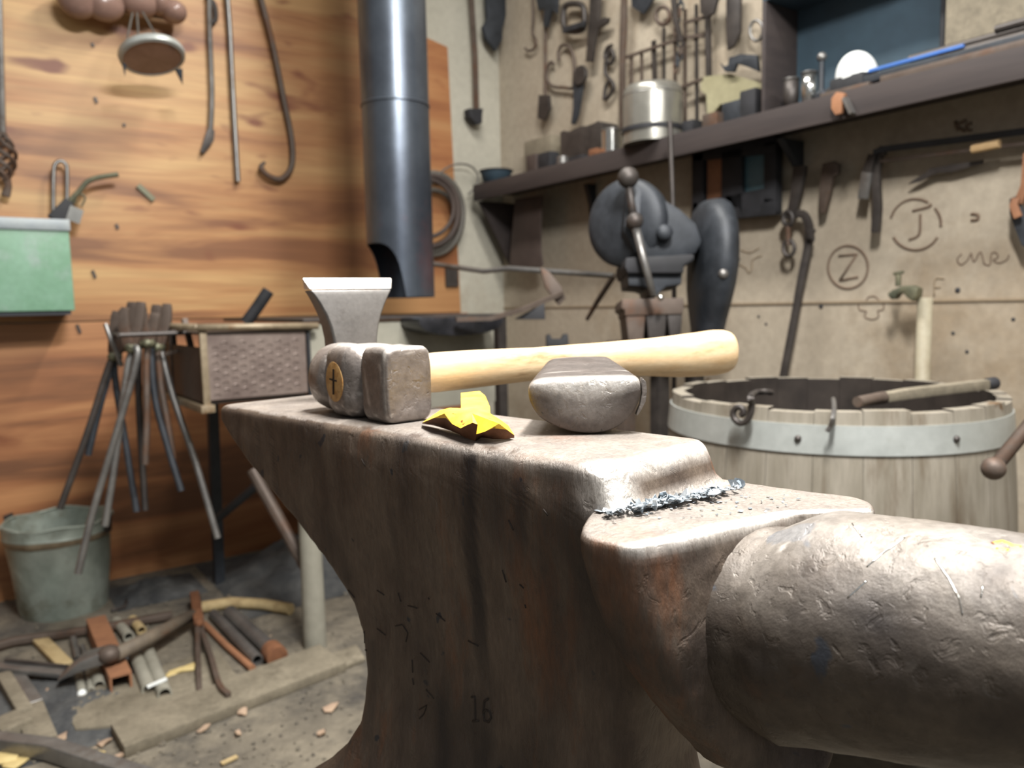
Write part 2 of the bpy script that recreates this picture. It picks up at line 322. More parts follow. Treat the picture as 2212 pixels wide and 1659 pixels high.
# ------------------------------------------------------------------ the anvil
AO = Vector((0.323, 0.30, 0.80)); AA = math.atan2(-0.9845, 0.1754)
AX = Vector((cos(AA), sin(AA), 0)); AY = Vector((-sin(AA), cos(AA), 0))
def al(x, y, z): return AO + AX*x + AY*y + Z*z
def lerp(tab, z):
    for (z0, a), (z1, b) in zip(tab, tab[1:]):
        if z0 >= z >= z1: t = (z0-z)/(z0-z1); return a+(b-a)*t
    return tab[-1][1] if z < tab[-1][0] else tab[0][1]
X0 = [(0, -.449), (-.013, -.451), (-.03, -.425), (-.048, -.399), (-.081, -.346), (-.119, -.288), (-.14, -.268), (-.163, -.256), (-.19, -.252), (-.211, -.254), (-.239, -.259), (-.26, -.272), (-.28, -.292), (-.30, -.315), (-.33, -.33)]
X1 = [(0, -.004), (-.012, .0), (-.022, .004), (-.03, .02), (-.05, .02), (-.10, .015), (-.15, .005), (-.19, .0), (-.22, .005), (-.26, .005), (-.29, .012), (-.33, .02)]
HW = [(0, .055), (-.03, .055), (-.06, .053), (-.10, .049), (-.15, .046), (-.20, .047), (-.24, .052), (-.27, .060), (-.30, .074), (-.33, .085)]
anvil = thing('anvil', 'large brown pitted steel anvil with a stepped table and thick round horn', 'anvil', al(-.15, 0, -.33))
zs = [0, -.0004, -.0012, -.0024, -.004, -.006] + [-.006-.324*i/90 for i in range(1, 91)]
NA = 260
def body_ring(z, k=1.0):
    ins = 0.0
    if z > -.006: t = 1+z/.006; ins = .006*(1-sqrt(max(0, 1-t*t)))
    x0, x1, hw = lerp(X0, z)+ins, lerp(X1, z)-ins*.7, lerp(HW, z)-ins
    cx, a = (x0+x1)/2, (x1-x0)/2
    r = min(.010 if z > -.05 else .010+.10*(-.05-z), .022); out = []
    # rounded rectangle, evenly walked
    segs = [((a-r, -hw), (a, -hw+r)), ((a, hw-r), (a-r, hw)), ((-a+r, hw), (-a, hw-r)), ((-a, -hw+r), (-a+r, -hw))]
    pl = []
    cs = [(a-r, -hw+r, -90), (a-r, hw-r, 0), (-a+r, hw-r, 90), (-a+r, -hw+r, 180)]
    for qx, qy, a0 in cs:
        for j in range(9): t = radians(a0+90*j/8); pl.append((qx+r*cos(t), qy+r*sin(t)))
    per = [0]
    for i in range(len(pl)): per.append(per[-1]+math.dist(pl[i], pl[(i+1) % len(pl)]))
    for k_ in range(NA):
        s_ = per[-1]*k_/NA; i = max(j for j in range(len(pl)) if per[j] <= s_)
        t = (s_-per[i])/max(1e-9, per[i+1]-per[i]); p, q = pl[i], pl[(i+1) % len(pl)]
        out.append((cx+p[0]+(q[0]-p[0])*t, p[1]+(q[1]-p[1])*t))
    return out
rings = [[al(x, y, z) for x, y in body_ring(z)] for z in zs]
g = MB(); vs = [v for r in rings for v in r]; fs = []
for i in range(len(zs)-1):
    for k in range(NA): fs.append((i*NA+k, i*NA+(k+1) % NA, (i+1)*NA+(k+1) % NA, (i+1)*NA+k))
# face grid closing the top: shrink rings toward the middle line
top = rings[0]; prev = 0
for lv in range(1, 13):
    t = lv/12; base = len(vs)
    for v in top:
        q = v-AO; lx, ly = q.dot(AX), q.dot(AY)
        tx = max(-.449+.05, min(-.05, lx)); vs.append(al(lx+(tx-lx)*t, ly*(1-t), 0))
    for k in range(NA): fs.append((base+k, base+(k+1) % NA, prev+(k+1) % NA, prev+k))
    prev = base
fs.append(tuple(reversed(range((len(zs)-1)*NA, len(zs)*NA))))
g.add(vs, fs)
def bodymod(o):
    me = o.data
    bm = bmesh.new(); bm.from_mesh(me); bmesh.ops.remove_doubles(bm, verts=bm.verts, dist=0.0002); bmesh.ops.recalc_face_normals(bm, faces=bm.faces); bm.to_mesh(me); bm.free()
    w0 = WL[o]; me.update(); nr = [v.normal.copy() for v in me.vertices]
    for v, n_ in zip(me.vertices, nr):
        q = v.co + w0 - AO; lx, ly, lz = q.dot(AX), q.dot(AY), q.z
        side = min(1, max(0, -lz/.012))
        d = noise.fractal(v.co*26, 1, 2, 4)*0.0011*side + noise.fractal(v.co*110, 1, 2, 3)*0.0004*side
        # hammered, slumped viewer-side edge of the face
        e = max(0, 1-abs(ly+.055)/.016)*max(0, 1+lz/.022)
        m_ = max(0, min(1, (lx+.30)/.05))*max(0, min(1, (-.005-lx)/.03))
        d -= e*m_*(.0030+.0022*noise.noise(Vector((lx*55, 0, 3))))
        # chipped corner at the step
        cdist = sqrt((lx)**2+(ly+.055)**2+(lz*.7)**2)
        d -= max(0, 1-cdist/.028)*(.0055+.002*noise.noise(v.co*160))
        e2 = max(0, 1-abs(lx)/.010)*max(0, 1+lz/.009); d -= e2*(.0022+.0022*noise.noise(Vector((ly*70, 1, 0))))
        v.co += n_*d
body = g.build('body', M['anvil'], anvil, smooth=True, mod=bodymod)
def bwear_highlight(p):
    q = p-AO; lx, ly, lz = q.dot(AX), q.dot(AY), q.z; nn = .5+.5*noise.noise(p*120)
    a = 1.5*max(0, 1-abs(lx+.003+.003*noise.noise(p*60))/.010)*max(0, 1-abs(lz+.003)/.009)                    # step edge, worn, with its highlight painted white
    b = max(0, 1-sqrt((lx+.002)**2+(ly+.05)**2+(lz*.55)**2)/.026)                   # corner chip
    c = (0.16+.14*nn if lz > -.0012 else 0)
    d = max(0, 1-abs(ly+.053)/.008)*max(0, 1-abs(lz+.004)/.008)*max(0, min(1, (lx+.22)/.1))*.35
    e = 0.5*max(0, 1-abs(lz+.023)/.004)*(1 if lx > -.012 and abs(ly) < .06 else 0)
    return max(a*(.55+.7*nn), b*1.5, c, d, e)
wear_highlight_attr(body, bwear_highlight)
def dark_mark_attr(o, fn):
    a = o.data.attributes.new('dark_mark', 'FLOAT', 'POINT'); w0 = WL[o]
    for i, v in enumerate(o.data.vertices): a.data[i].value = max(0, min(1, fn(v.co + w0)))
def bdark(p):
    # dark vertical streaks and blotches on the viewer's side of the body
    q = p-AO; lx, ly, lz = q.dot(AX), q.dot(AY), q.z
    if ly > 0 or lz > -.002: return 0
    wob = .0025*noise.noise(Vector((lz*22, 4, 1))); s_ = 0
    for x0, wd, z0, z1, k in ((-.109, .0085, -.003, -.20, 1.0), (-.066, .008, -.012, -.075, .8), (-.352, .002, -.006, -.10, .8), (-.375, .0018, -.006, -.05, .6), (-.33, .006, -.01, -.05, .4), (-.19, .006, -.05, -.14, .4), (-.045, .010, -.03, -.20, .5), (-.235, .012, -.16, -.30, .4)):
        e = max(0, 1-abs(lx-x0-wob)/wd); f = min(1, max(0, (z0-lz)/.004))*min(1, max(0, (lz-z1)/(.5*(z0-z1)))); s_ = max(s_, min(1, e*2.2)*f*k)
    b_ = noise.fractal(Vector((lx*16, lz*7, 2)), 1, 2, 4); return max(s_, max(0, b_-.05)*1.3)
dark_mark_attr(body, bdark)

# cutting table: wide block one step below the face, tapering like a shield under the horn root
TP = [(-.014, -.054), (.002, -.082), (.009, -.0905), (.016, -.0925), (.030, -.0925), (.040, -.089), (.052, -.060), (.062, -.020), (.072, .008), (.086, .024), (.097, .036), (.0975, .046), (.091, .058), (.080, .065), (.05, .060), (.02, .058), (-.014, .056)]
pl = []
for i in range(len(TP)):
    p, q = TP[i], TP[(i+1) % len(TP)]; k = max(1, int(math.dist(p, q)/.003))
    pl += [(p[0]+(q[0]-p[0])*j/k, p[1]+(q[1]-p[1])*j/k) for j in range(k)]
for _ in range(3): pl = [tuple((pl[i-1][j]+pl[i][j]*2+pl[(i+1) % len(pl)][j])/4 for j in (0, 1)) for i in range(len(pl))]
lev = []
for z, ky, kx, ins in [(-.0245, 1, 1, .0045), (-.0248, 1, 1, .002), (-.0262, 1, 1, .0005), (-.0285, 1, 1, 0)] + [(-.0285-.0030*i, None, None, 0) for i in range(1, 41)]:
    t = max(0, (-.0285-z)/.120)
    if ky is None: ky = 1-.10*t-.74*t**2.0; kx = 1-.05*t-.40*t*t
    lev.append((z, ky, kx, ins))
vs, fs = [], []; NT = len(pl); TC = (.046, -.016)
for z, ky, kx, ins in lev:
    t = max(0, (-.0285-z)/.120)
    for x, y in pl:
        dx, dy = x-TC[0], y-TC[1]; L_ = sqrt(dx*dx+dy*dy); f_ = 1-ins/L_
        vs.append(al(TC[0]+dx*f_*kx+.022*t, TC[1]+dy*f_*ky-.008*t, z))
for i in range(len(lev)-1):
    for k in range(NT): fs.append((i*NT+k, i*NT+(k+1) % NT, (i+1)*NT+(k+1) % NT, (i+1)*NT+k))
fs.append(tuple(reversed(range((len(lev)-1)*NT, len(lev)*NT)))); base0 = len(vs)
prev = 0
for lv in range(1, 11):
    base = len(vs); t = lv/10
    for x, y in pl:
        f_ = (1-.0045/sqrt((x-TC[0])**2+(y-TC[1])**2))*(1-t); vs.append(al(TC[0]+(x-TC[0])*f_, TC[1]+(y-TC[1])*f_, -.0243))
    for k in range(NT): fs.append((base+k, base+(k+1) % NT, prev+(k+1) % NT, prev+k))
    prev = base
g = MB(); g.add(vs, fs)
def tabmod(o):
    bm = bmesh.new(); bm.from_mesh(o.data); bmesh.ops.remove_doubles(bm, verts=bm.verts, dist=0.0001); bmesh.ops.recalc_face_normals(bm, faces=bm.faces); bm.to_mesh(o.data); bm.free()
    w0 = WL[o]; o.data.update(); nr = [v.normal.copy() for v in o.data.vertices]
    for v, n_ in zip(o.data.vertices, nr):
        lz = v.co.z+w0.z-.8; sd = min(1, max(0, (-.0246-lz)/.004))
        v.co += n_*(noise.fractal(v.co*30, 1, 2, 4)*.0011+noise.fractal(v.co*120, 1, 2, 3)*.0004)*(.25+.75*sd)
table = g.build('cutting_table', M['anvil'], anvil, smooth=True, mod=tabmod)
def twear_highlight(p):
    q = p-AO; lx, ly, lz = q.dot(AX), q.dot(AY), q.z; nn = .5+.5*noise.noise(p*120)
    ex = .040+(ly+.089)*.27 if ly < .01 else .070+(ly-.01)*.95
    a = 1.5*max(0, 1-abs(lx-ex+.002*noise.noise(p*60))/.008)*max(0, 1-abs(lz+.026)/.006)  # table edge, worn and with a painted highlight
    b = .5*max(0, 1-abs(lx-.010)/.006) if lz > -.026 and abs(ly) < .055 else 0
    c = .15+.14*nn if lz > -.0255 else 0
    return max(a*(.6+.8*nn), b, c)
wear_highlight_attr(table, twear_highlight); dark_mark_attr(table, lambda p: max(0, noise.fractal(p*16, 1, 2, 4)-.08)*1.2*(1 if p.z < .77 else 0))

# horn: thick cone growing out of the shield block toward the viewer's right
hs = []; NH = 150
def hpar(x):
    t = (x-.03)/.33
    R = .0582*(1-t**1.9*.84) if t > 0 else .0582
    q = min(1, max(0, (x-.046)/.062)); q = q*q*(3-2*q); R *= .86+.14*min(1, max(0, (x-.055)/.03))
    zc = -.0145+.035*(x-.1)-.0115*(1-q)-R; return R, zc, -.010-.002*t
vs, fs = [], []; NX = 110
xs = [.045+.315*i/(NX-1) for i in range(NX)]
for x in xs:
    R, zc, yc = hpar(x)
    dip = .006*max(0, 1-abs(x-.072)/.022)       # groove where horn meets the block
    for k in range(NH):
        t = 2*pi*k/NH; rr = R-dip*(.6+.4*cos(t))
        vs.append(al(x, yc+rr*sin(t)*1.02, zc+rr*cos(t)))
for i in range(NX-1):
    for k in range(NH): fs.append((i*NH+k, i*NH+(k+1) % NH, (i+1)*NH+(k+1) % NH, (i+1)*NH+k))
fs += [tuple(reversed(range(NH))), tuple(range((NX-1)*NH, NX*NH))]
g = MB(); g.add(vs, fs); horn = g.build('horn', M['horn'], anvil, smooth=True, mod=lambda o: displace(o, .0009, 26, .00035, 120))
def hwear_highlight(p):
    q = p-AO; lx, ly, lz = q.dot(AX), q.dot(AY), q.z
    up = max(0, min(1, (lz+.06)/.045)); n1 = .5+.5*noise.fractal(p*22, 1, 2, 4); n2 = noise.noise(Vector((lx*190, ly*40, lz*190)))
    return up*max(0, n1-.25)*.42 + (.55 if n2 > .72 else 0)*up + .5*max(0, 1-abs(lx-.082)/.02)*up*n1
wear_highlight_attr(horn, hwear_highlight)
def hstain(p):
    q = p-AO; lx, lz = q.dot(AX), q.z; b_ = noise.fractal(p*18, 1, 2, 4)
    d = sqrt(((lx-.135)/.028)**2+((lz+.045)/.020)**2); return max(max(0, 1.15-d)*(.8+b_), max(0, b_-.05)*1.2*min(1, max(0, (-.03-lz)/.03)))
dark_mark_attr(horn, hstain)
BV = {}
def bvh(o):
    if o not in BV: BV[o] = BVHTree.FromPolygons([v.co+WL[o] for v in o.data.vertices], [tuple(p.vertices) for p in o.data.polygons])
    return BV[o]
def hit(px, py, o, off=0.0):
    d = ray(px, py).normalized(); h = bvh(o).ray_cast(CAM, d)
    return h[0]+h[1]*off if h[0] else None
def onsurf(o, strokes, r, name, m, parent, n=6, off=0.0):
    g = MB()
    for st in strokes:
        pts = []
        for (ax_, ay_), (bx_, by_) in zip(st, st[1:]):
            k = max(2, int(math.dist((ax_, ay_), (bx_, by_))/6)); pts += [hit(ax_+(bx_-ax_)*j/k, ay_+(by_-ay_)*j/k, o, off) for j in range(k)]
        pts.append(hit(st[-1][0], st[-1][1], o, off)); pts = [p for p in pts if p]
        if len(pts) > 1: g.tube(pts, r, n)
    if g.v: return g.build(name, m, parent, smooth=True)
def px8(x, y): return (440+x/2.051, 850+y/2.051)      # picture crop -> photo pixels
S = lambda *p: [px8(*q) for q in p]
onsurf(body, [S((1186, 1345), (1202, 1342), (1204, 1450)), S((1192, 1452), (1218, 1450)), S((1262, 1352), (1244, 1362), (1238, 1410), (1244, 1450), (1262, 1456), (1274, 1436), (1268, 1410), (1250, 1402), (1240, 1414))], .0008, 'stamped_number', M['dent'], anvil)
for mk_ in ([S((712, 1052), (714, 1118)), S((716, 1136), (722, 1138)), S((768, 1042), (806, 1070)), S((850, 1030), (880, 1024), (905, 1060), (896, 1100)), S((924, 1180), (926, 1236)), S((926, 1262), (930, 1290)), S((985, 1312), (1020, 1350)), S((955, 1400), (990, 1380), (975, 1420), (955, 1440)), S((1172, 1096), (1216, 1118)), S((768, 872), (800, 892)), S((862, 884), (874, 922)), S((905, 940), (945, 950)), S((995, 905), (1000, 912)), S((1030, 975), (1070, 1008)), S((1324, 782), (1340, 836)), S((1400, 846), (1418, 862)), S((1350, 560), (1372, 606)), S((700, 290), (716, 322)), S((1505, 512), (1525, 540)), S((960, 1150), (1000, 1190)), S((640, 870), (668, 905)), S((1424, 935), (1428, 950))]): onsurf(body, [mk_], .00055, 'worn_stamp_mark', M['dent'], anvil)
sc_ = lambda x, y: (1200+x/2.186, 950+y/2.186)
onsurf(horn, [[sc_(1470, 600), sc_(1540, 540), sc_(1650, 462)], [sc_(1790, 560), sc_(1860, 660), sc_(1905, 745), sc_(1922, 825)], [sc_(2018, 690), sc_(2008, 745)], [sc_(1380, 745), sc_(1470, 665)], [sc_(1400, 395), sc_(1448, 460)]], .00035, 'scratch', M['bright'], horn)
onsurf(horn, [[sc_(2060, 490), sc_(2110, 478), sc_(2160, 500), sc_(2200, 505)], [sc_(2080, 512), sc_(2140, 520)]], .0016, 'yellow_paint_smear', M['yellow'], horn, off=-.0012)
# stand under the anvil
st = thing('anvil_stump', 'upright timber block carrying the brown anvil', 'stand', al(-.13, 0, -.8))
g = MB(); g.box(al(-.13, 0, -.566), (.40, .23, .468), (AX, AY, Z)); g.build('timber_block', M['oldwood'], st, bevel=.01)
g = MB(); g.box(al(-.13, 0, -.42), (.412, .242, .04), (AX, AY, Z)); g.build('iron_band', M['iron'], st, bevel=.002)

# ------------------------------------------------------------------ cross hammer on the face
TH = radians(40); hd = R0*cos(TH)+FH*sin(TH); sd = R0*sin(TH)-FH*cos(TH)
HE = plan(-.116, .617, .8285)
hammer = thing('hammer', 'heavy forging hammer with a long pale wooden handle lying across the anvil face', 'hammer', HE-Z*.0285)
prof = [(-.0585, .012, .014, 2), (-.0572, .019, .021, 2), (-.0545, .0240, .0255, 2), (-.050, .0268, .0276, 2.1), (-.044, .0278, .0284, 2.1), (-.030, .0280, .0284, 2.2), (-.025, .0262, .0275, 2.4), (-.023, .0235, .0262, 3), (-.020, .0250, .0275, 4.5), (-.012, .0268, .0284, 5), (.0, .0270, .0286, 5), (.010, .0264, .0284, 5), (.0165, .0225, .0265, 4), (.0215, .0165, .0225, 3.2), (.0245, .0172, .0240, 4), (.0275, .0198, .0278, 5), (.0310, .0206, .0285, 6.5), (.042, .0208, .0286, 7), (.057, .0208, .0284, 7), (.0605, .0202, .0278, 6), (.0625, .0188, .0262, 5), (.0632, .015, .022, 4.5)]
NHD = 72; vs, fs = [], []
P2 = []
for a, b in zip(prof, prof[1:]):
    for j in range(3): P2.append(tuple(a[i]+(b[i]-a[i])*j/3 for i in range(4)))
P2.append(prof[-1])
for s_, a, b, e in P2:
    for x, y in superell(a, b, e, NHD, 0.0): vs.append(HE+hd*x+sd*s_+Z*y)
for i in range(len(P2)-1):
    for k in range(NHD): fs.append((i*NHD+k, i*NHD+(k+1) % NHD, (i+1)*NHD+(k+1) % NHD, (i+1)*NHD+k))
fs += [tuple(reversed(range(NHD))), tuple(range((len(P2)-1)*NHD, len(P2)*NHD))]
g = MB(); g.add(vs, fs); hh = g.build('hammer_head', M['head'], hammer, angle=50, mod=lambda o: displace(o, .0005, 60, .00022, 220))
def hhw(p):
    q = p-HE; s_ = q.dot(sd); x = q.dot(hd); n_ = .5+.5*noise.noise(p*170)
    rim = max(0, 1-abs(s_-.060)/.0022); crn = (1 if abs(x) > .0195 and s_ > .03 and abs(q.z) > .024 else 0)*.5
    return max(rim*(.25+.6*n_)*(1.3 if q.z > .018 else .6), crn*n_, .10)
wear_highlight_attr(hh, lambda p: hhw(p)+ max(0, min(1, ((p-HE).z-.024)/.005))*.75*(.5+.5*noise.noise(p*150)) + .35*(1 if noise.noise(p*260) > .55 else 0))  # head whitened along its upper side
g = MB(); c = HE-hd*.0272-sd*.004
ring = [c+sd*x+Z*y for x, y in superell(.0138, .0158, 2, 32)]
g.prism(ring, hd*.004); ew = g.build('eye_wood', M['eyewood'], hammer, bevel=.0005)
g = MB(); g.bar([c-hd*.0003+Z*.010+sd*.001, c-hd*.0003-Z*.010-sd*.001], .0016, .001, up=hd); g.bar([c-hd*.0003+Z*.002-sd*.006, c-hd*.0003+Z*.001+sd*.005], .0012, .001, up=hd); g.build('wedge_slit', M['slit'], ew)
TH = radians(33); hd = R0*cos(TH)+FH*sin(TH)
hp = []; hr = []
HL = .425
for i in range(61):
    t = i/60; x = .022+(HL-.022)*t
    zz = .001+.0035*math.sin(pi*min(1, t*1.15))*.7-.0015*t
    if t > .8: zz += .0025*((t-.8)/.2)
    r = lerp([(0, .0152), (-.10, .0168), (-.17, .0166), (-.35, .0150), (-.55, .0165), (-.7, .0190), (-.82, .0225), (-.93, .0245), (-.975, .0235), (-.993, .0200), (-1, .0150)], -t)
    hp.append(HE+hd*x+Z*zz); hr.append(r)
g = MB(); g.sweep(hp, [superell(r*.80, r, 2.3, 40) for r in hr], up=Z)
def objrot(o):
    # the grain runs along the handle: turn the local frame so that x is the handle's axis
    rot = Matrix((hd, hd.cross(Z)*-1, Z)).transposed().to_3x3()
    inv = rot.inverted()
    for v in o.data.vertices: v.co = inv @ v.co
    o.rotation_euler = rot.to_euler()
g.build('handle', M['handle'], hammer, smooth=True, mod=objrot)

# ------------------------------------------------------------------ flared hardy tool standing on the heel
TO = plan(-.1495, .722, .80); ph = radians(32); tw = R0*cos(ph)+FH*sin(ph); tn = R0*sin(ph)-FH*cos(ph)
hardy = thing('hardy_tool', 'grey flared steel hardy tool standing upright behind the hammer head', 'anvil tool', TO)
lv = [(0, .0215, .0150), (.03, .0205, .0150), (.045, .0205, .0148), (.058, .0212, .0142), (.070, .0235, .0136), (.080, .0268, .0128), (.090, .0315, .0116), (.098, .0360, .0102), (.1015, .0385, .0092), (.1022, .039, .0088)]
bevl = [(.1035, .0395, .0080), (.1125, .0425, .0012), (.1135, .0420, .0004)]
def rectloft(levels, parent, name, m, ch=.10):
    vs, fs = [], []
    for z, a, b in levels:
        c = min(a, b)*.14
        for x, y in ((-a+c, -b), (a-c, -b), (a, -b+c), (a, b-c), (a-c, b), (-a+c, b), (-a, b-c), (-a, -b+c)): vs.append(TO+tw*x+tn*y+Z*z)
    n = 8
    for i in range(len(levels)-1):
        for k in range(n): fs.append((i*n+k, i*n+(k+1) % n, (i+1)*n+(k+1) % n, (i+1)*n+k))
    fs += [tuple(reversed(range(n))), tuple(range((len(levels)-1)*n, len(levels)*n))]
    g = MB(); g.add(vs, fs); return g.build(name, m, parent, bevel=.0008, angle=28)
o = rectloft(lv, hardy, 'shank', M['tool']); wear_highlight_attr(o, lambda p: .06)
o = rectloft(bevl, hardy, 'cutting_edge', M['tool']); wear_highlight_attr(o, lambda p: 1.0)

# ------------------------------------------------------------------ yellow painted forked bracket
def yp(px, py, z): return onz(px, py, .8+z)
T_ = [(912, 913, .004), (936, 903, .0105), (963, 903, .012), (977, 916, .0095), (995, 925, .008), (1007, 919, .0105), (1021, 913, .013), (1032, 917, .012), (1029, 938, .005), (1048, 932, .0075), (1065, 925, .0095), (1095, 928, .008), (1111, 940, .003)]
B_ = [(912, 915, .0012), (936, 919, .0012), (957, 925, .0012), (975, 931, .0012), (992, 938, .0012), (1003, 945, .0002), (1012, 950, -.001), (1020, 953, -.001), (1027, 952, 0), (1040, 945, .0012), (1062, 948, .0012), (1088, 949, .0012), (1111, 946, .0012)]
K_ = [(1098, 919, .008), (1080, 906, .012), (1059, 893, .015), (1058, 878, .015), (1048, 855, .0155), (1036, 845, .015), (996, 849, .015), (996, 882, .0155), (972, 881, .015), (951, 886, .013), (936, 896, .009)]
yb = thing('yellow_bracket', 'small yellow painted forked steel bracket on the near edge of the anvil face', 'bracket', yp(1025, 915, 0))
tv = [yp(*p) for p in T_+K_]; lo = [yp(*p) for p in B_]+[yp(x, y, z)-Z*.0045 for x, y, z in K_]; n = len(tv)
ct = [yp(1020, 893, .0166), yp(960, 893, .0150), yp(1078, 915, .0128), yp(1030, 865, .0162)]
g = MB(); fs_top = []
ctr = lambda i: n+(1 if i in (0, 1, 2, 3, 21, 22, 23) else 2 if i in (9, 10, 11, 12, 13, 14) else 0)
for i in range(n):
    j = (i+1) % n; a_, b_ = ctr(i), ctr(j)
    fs_top.append((i, j, b_))
    if a_ != b_: fs_top.append((i, b_, a_))
g.add(tv+ct, fs_top)
g.cur = 1; g.add(tv+lo, [(i, (i+1) % n, n+(i+1) % n, n+i) for i in range(n)]+[tuple(n+i for i in reversed(range(n)))])
g.build('painted_plate', [M['yellow'], M['rust']], yb, angle=50)

# ------------------------------------------------------------------ half round steel block
bd = (R0*.02+FH).normalized(); bs = (R0-FH*.02).normalized()
BO = plan(.047, .497, .80)
half = [(-.0375, .0330), (-.0378, .0270), (-.0365, .0200), (-.0325, .0130), (-.026, .0085), (-.018, .0045), (-.008, .0012), (.004, 0), (.014, .0010), (.022, .0040), (.0290, .0095), (.0345, .0165), (.0372, .0230), (.0378, .0290), (.0372, .0345), (.035, .0375), (.020, .0376), (0, .0376), (-.020, .0372), (-.033, .0362)]
def dsec(t):
    # t along the length: fat front, tapering top plate behind
    out = []
    for x, z in half:
        kx = 1-.34*t**1.1; top = .0376+.007*t; q = z/.0376
        out.append((x*kx+.003*t, q*top))
    return out
blk = thing('half_round_block', 'stubby half round steel block with flat tapering top, rocking on its round belly', 'anvil tool', BO)
vs, fs = [], []; NL = 40; nb = len(half)
for i in range(NL+1):
    t = i/NL; y = .112*t; e = 0
    sc2 = 1.0
    if t < .10: q = 1-t/.10; sc2 = 1-.09*(1-sqrt(max(0, 1-q*q)))
    if t > .95: q = (t-.95)/.05; sc2 = 1-.1*(1-sqrt(max(0, 1-q*q)))
    for x, z in dsec(t):
        vs.append(BO+bs*(x*sc2)+bd*y+Z*((z-.018)*sc2+.018+(.002*(1-sc2))))
for i in range(NL):
    for k in range(nb): fs.append((i*nb+k, i*nb+(k+1) % nb, (i+1)*nb+(k+1) % nb, (i+1)*nb+k))
fs += [tuple(reversed(range(nb))), tuple(range(NL*nb, NL*nb+nb))]
g = MB(); g.add(vs, fs)
def sub(o):
    s_ = o.modifiers.new('s', 'SUBSURF'); s_.levels = 2; s_.render_levels = 2
o = g.build('steel_block', M['block'], blk, smooth=True, mod=sub)
wear_highlight_attr(o, lambda p: max(0, 1-abs((p-BO).z-.036)/.005)*max(0, 1-(p-BO).dot(bd)/.014)*1.1+.04+(.5 if noise.noise(p*300) > .62 else 0))
g = MB(); g.prism([BO+bs*x+bd*.004+Z*z for x, z in ((.0372, .037), (.0402, .034), (.0408, .028), (.0400, .021), (.0372, .0155), (.0345, .0115), (.0335, .0125), (.0362, .019), (.0375, .027), (.0368, .035))], bd*.006)
o = g.build('burred_lip', M['block'], blk, bevel=.0008); wear_highlight_attr(o, lambda p: .2)

# ------------------------------------------------------------------ forge scale swept against the step
g = MB(); rnd = random.Random(5)
def flake(c, r, tilt):
    n = rnd.randint(5, 7); u = Vector((rnd.gauss(0, 1), rnd.gauss(0, 1), rnd.gauss(0, tilt))).normalized(); v = Vector((rnd.gauss(0, 1), rnd.gauss(0, 1), rnd.gauss(0, tilt))).normalized()
    w_ = u.cross(v)
    if w_.length < .1: return
    w_.normalize(); a0 = rnd.random()*6
    pts = [c+(u*cos(a0+2*pi*k/n)+w_.cross(u)*sin(a0+2*pi*k/n)*.7)*r*rnd.uniform(.7, 1.2) for k in range(n)]
    lo = min(p.z for p in pts)
    if lo < .7758: pts = [p+Z*(.7758-lo) for p in pts]
    g.prism(pts, w_*.0002)
for k in range(620):
    t = rnd.random(); cl = rnd.choice((.30, .36, .42, .66, .7, .75, .5, .1, .2, t))+rnd.gauss(0, .06)
    cl = min(.9, max(.05, cl)); bx_, by_ = 1295+330*cl, 1108-62*cl
    p = onz(bx_+rnd.gauss(0, 6), by_+abs(rnd.gauss(0, 5))-4, .7765+max(0, rnd.gauss(.0015, .0015)))
    flake(p, rnd.uniform(.0006, .0024) if rnd.random() < .93 else .0046, .22)
for k in range(90):
    p = onz(rnd.uniform(1330, 1780), rnd.uniform(1065, 1118), .7764); l = p-AO
    if l.dot(AX) < .062 and l.dot(AX) > .01 and l.dot(AY) > -.07: flake(p, rnd.uniform(.0004, .0016), .1)
tag(g.build('forge_scale', M['scale']), 'blue grey forge scale flakes swept against the anvil step', 'forge scale', kind='stuff')
#%%BACK

# ================================================================== left wall
def tline(name, label, cat, pts, r, m, group=None, n=8, k=6, flat=1.0):
    g = MB(); g.tube(smoothline(pts, k) if len(pts) > 2 else pts, r, n, flat=flat)
    return tag(g.build(name, m, smooth=False, angle=60), label, cat, group)
def Lp(*p, off=.02): return [onL(x, y, off) for x, y in p]
def Rp(*p, off=.02): return [onR(x, y, off) for x, y in p]

# hanging fire irons
t = thing('fire_poker', 'grey iron rod with a flattened bent blade, leftmost of the three hanging on the plywood', 'poker', onL(453, 0))
g = MB(); g.tube(smoothline(Lp((452, -40), (453, 60), (458, 200), (455, 285)), 6), .0085, 8); g.build('shaft', M['steel'], t)
g = MB(); g.bar(Lp((456, 280), (452, 300), (436, 330)), [.022, .030, .012], [.014, .009, .004], up=(0, -1, 0)); g.build('blade', M['iron'], t, bevel=.001)
g = MB(); g.tube(smoothline(Lp((446, -8), (463, 10), (466, 40), (458, 50)), 6), .008, 8); g.build('hook', M['iron'], t)
tline('straight_rod', 'long straight grey iron rod hanging down the plywood beside the scroll hook', 'rod', Lp((488, -40), (496, 60), (503, 200), (514, 392)), [.0095]*19, M['steel'])
tline('scroll_hook', 'long iron rod ending in a round scroll hook on the plywood', 'hook', Lp((556, -30), (575, 40), (592, 110), (612, 210), (630, 300), (630, 358), (608, 386), (580, 380), (564, 362), (572, 350), off=.03), [.0105]*49+[.009, .008, .007, .006, .006, .005], M['iron2'])
t = thing('basket_poker', 'fire poker with a twisted basket handle at the left edge of the photo', 'poker', onL(8, 200))
g = MB(); g.tube(Lp((-4, -30), (5, 290)), .010, 8); g.build('shaft', M['steel'], t)
g = MB(); c0, c1 = onL(6, 288, .04), onL(13, 388, .04)
for s_ in range(4):
    g.tube([c0.lerp(c1, i/16) + (Vector((1, 0, 0))*cos(s_*pi/2+i*.42)+Vector((0, 1, 0))*sin(s_*pi/2+i*.42))*(.004+.026*sin(pi*i/16)) for i in range(17)], .006, 6)
g.build('twisted_basket', M['iron2'], t)
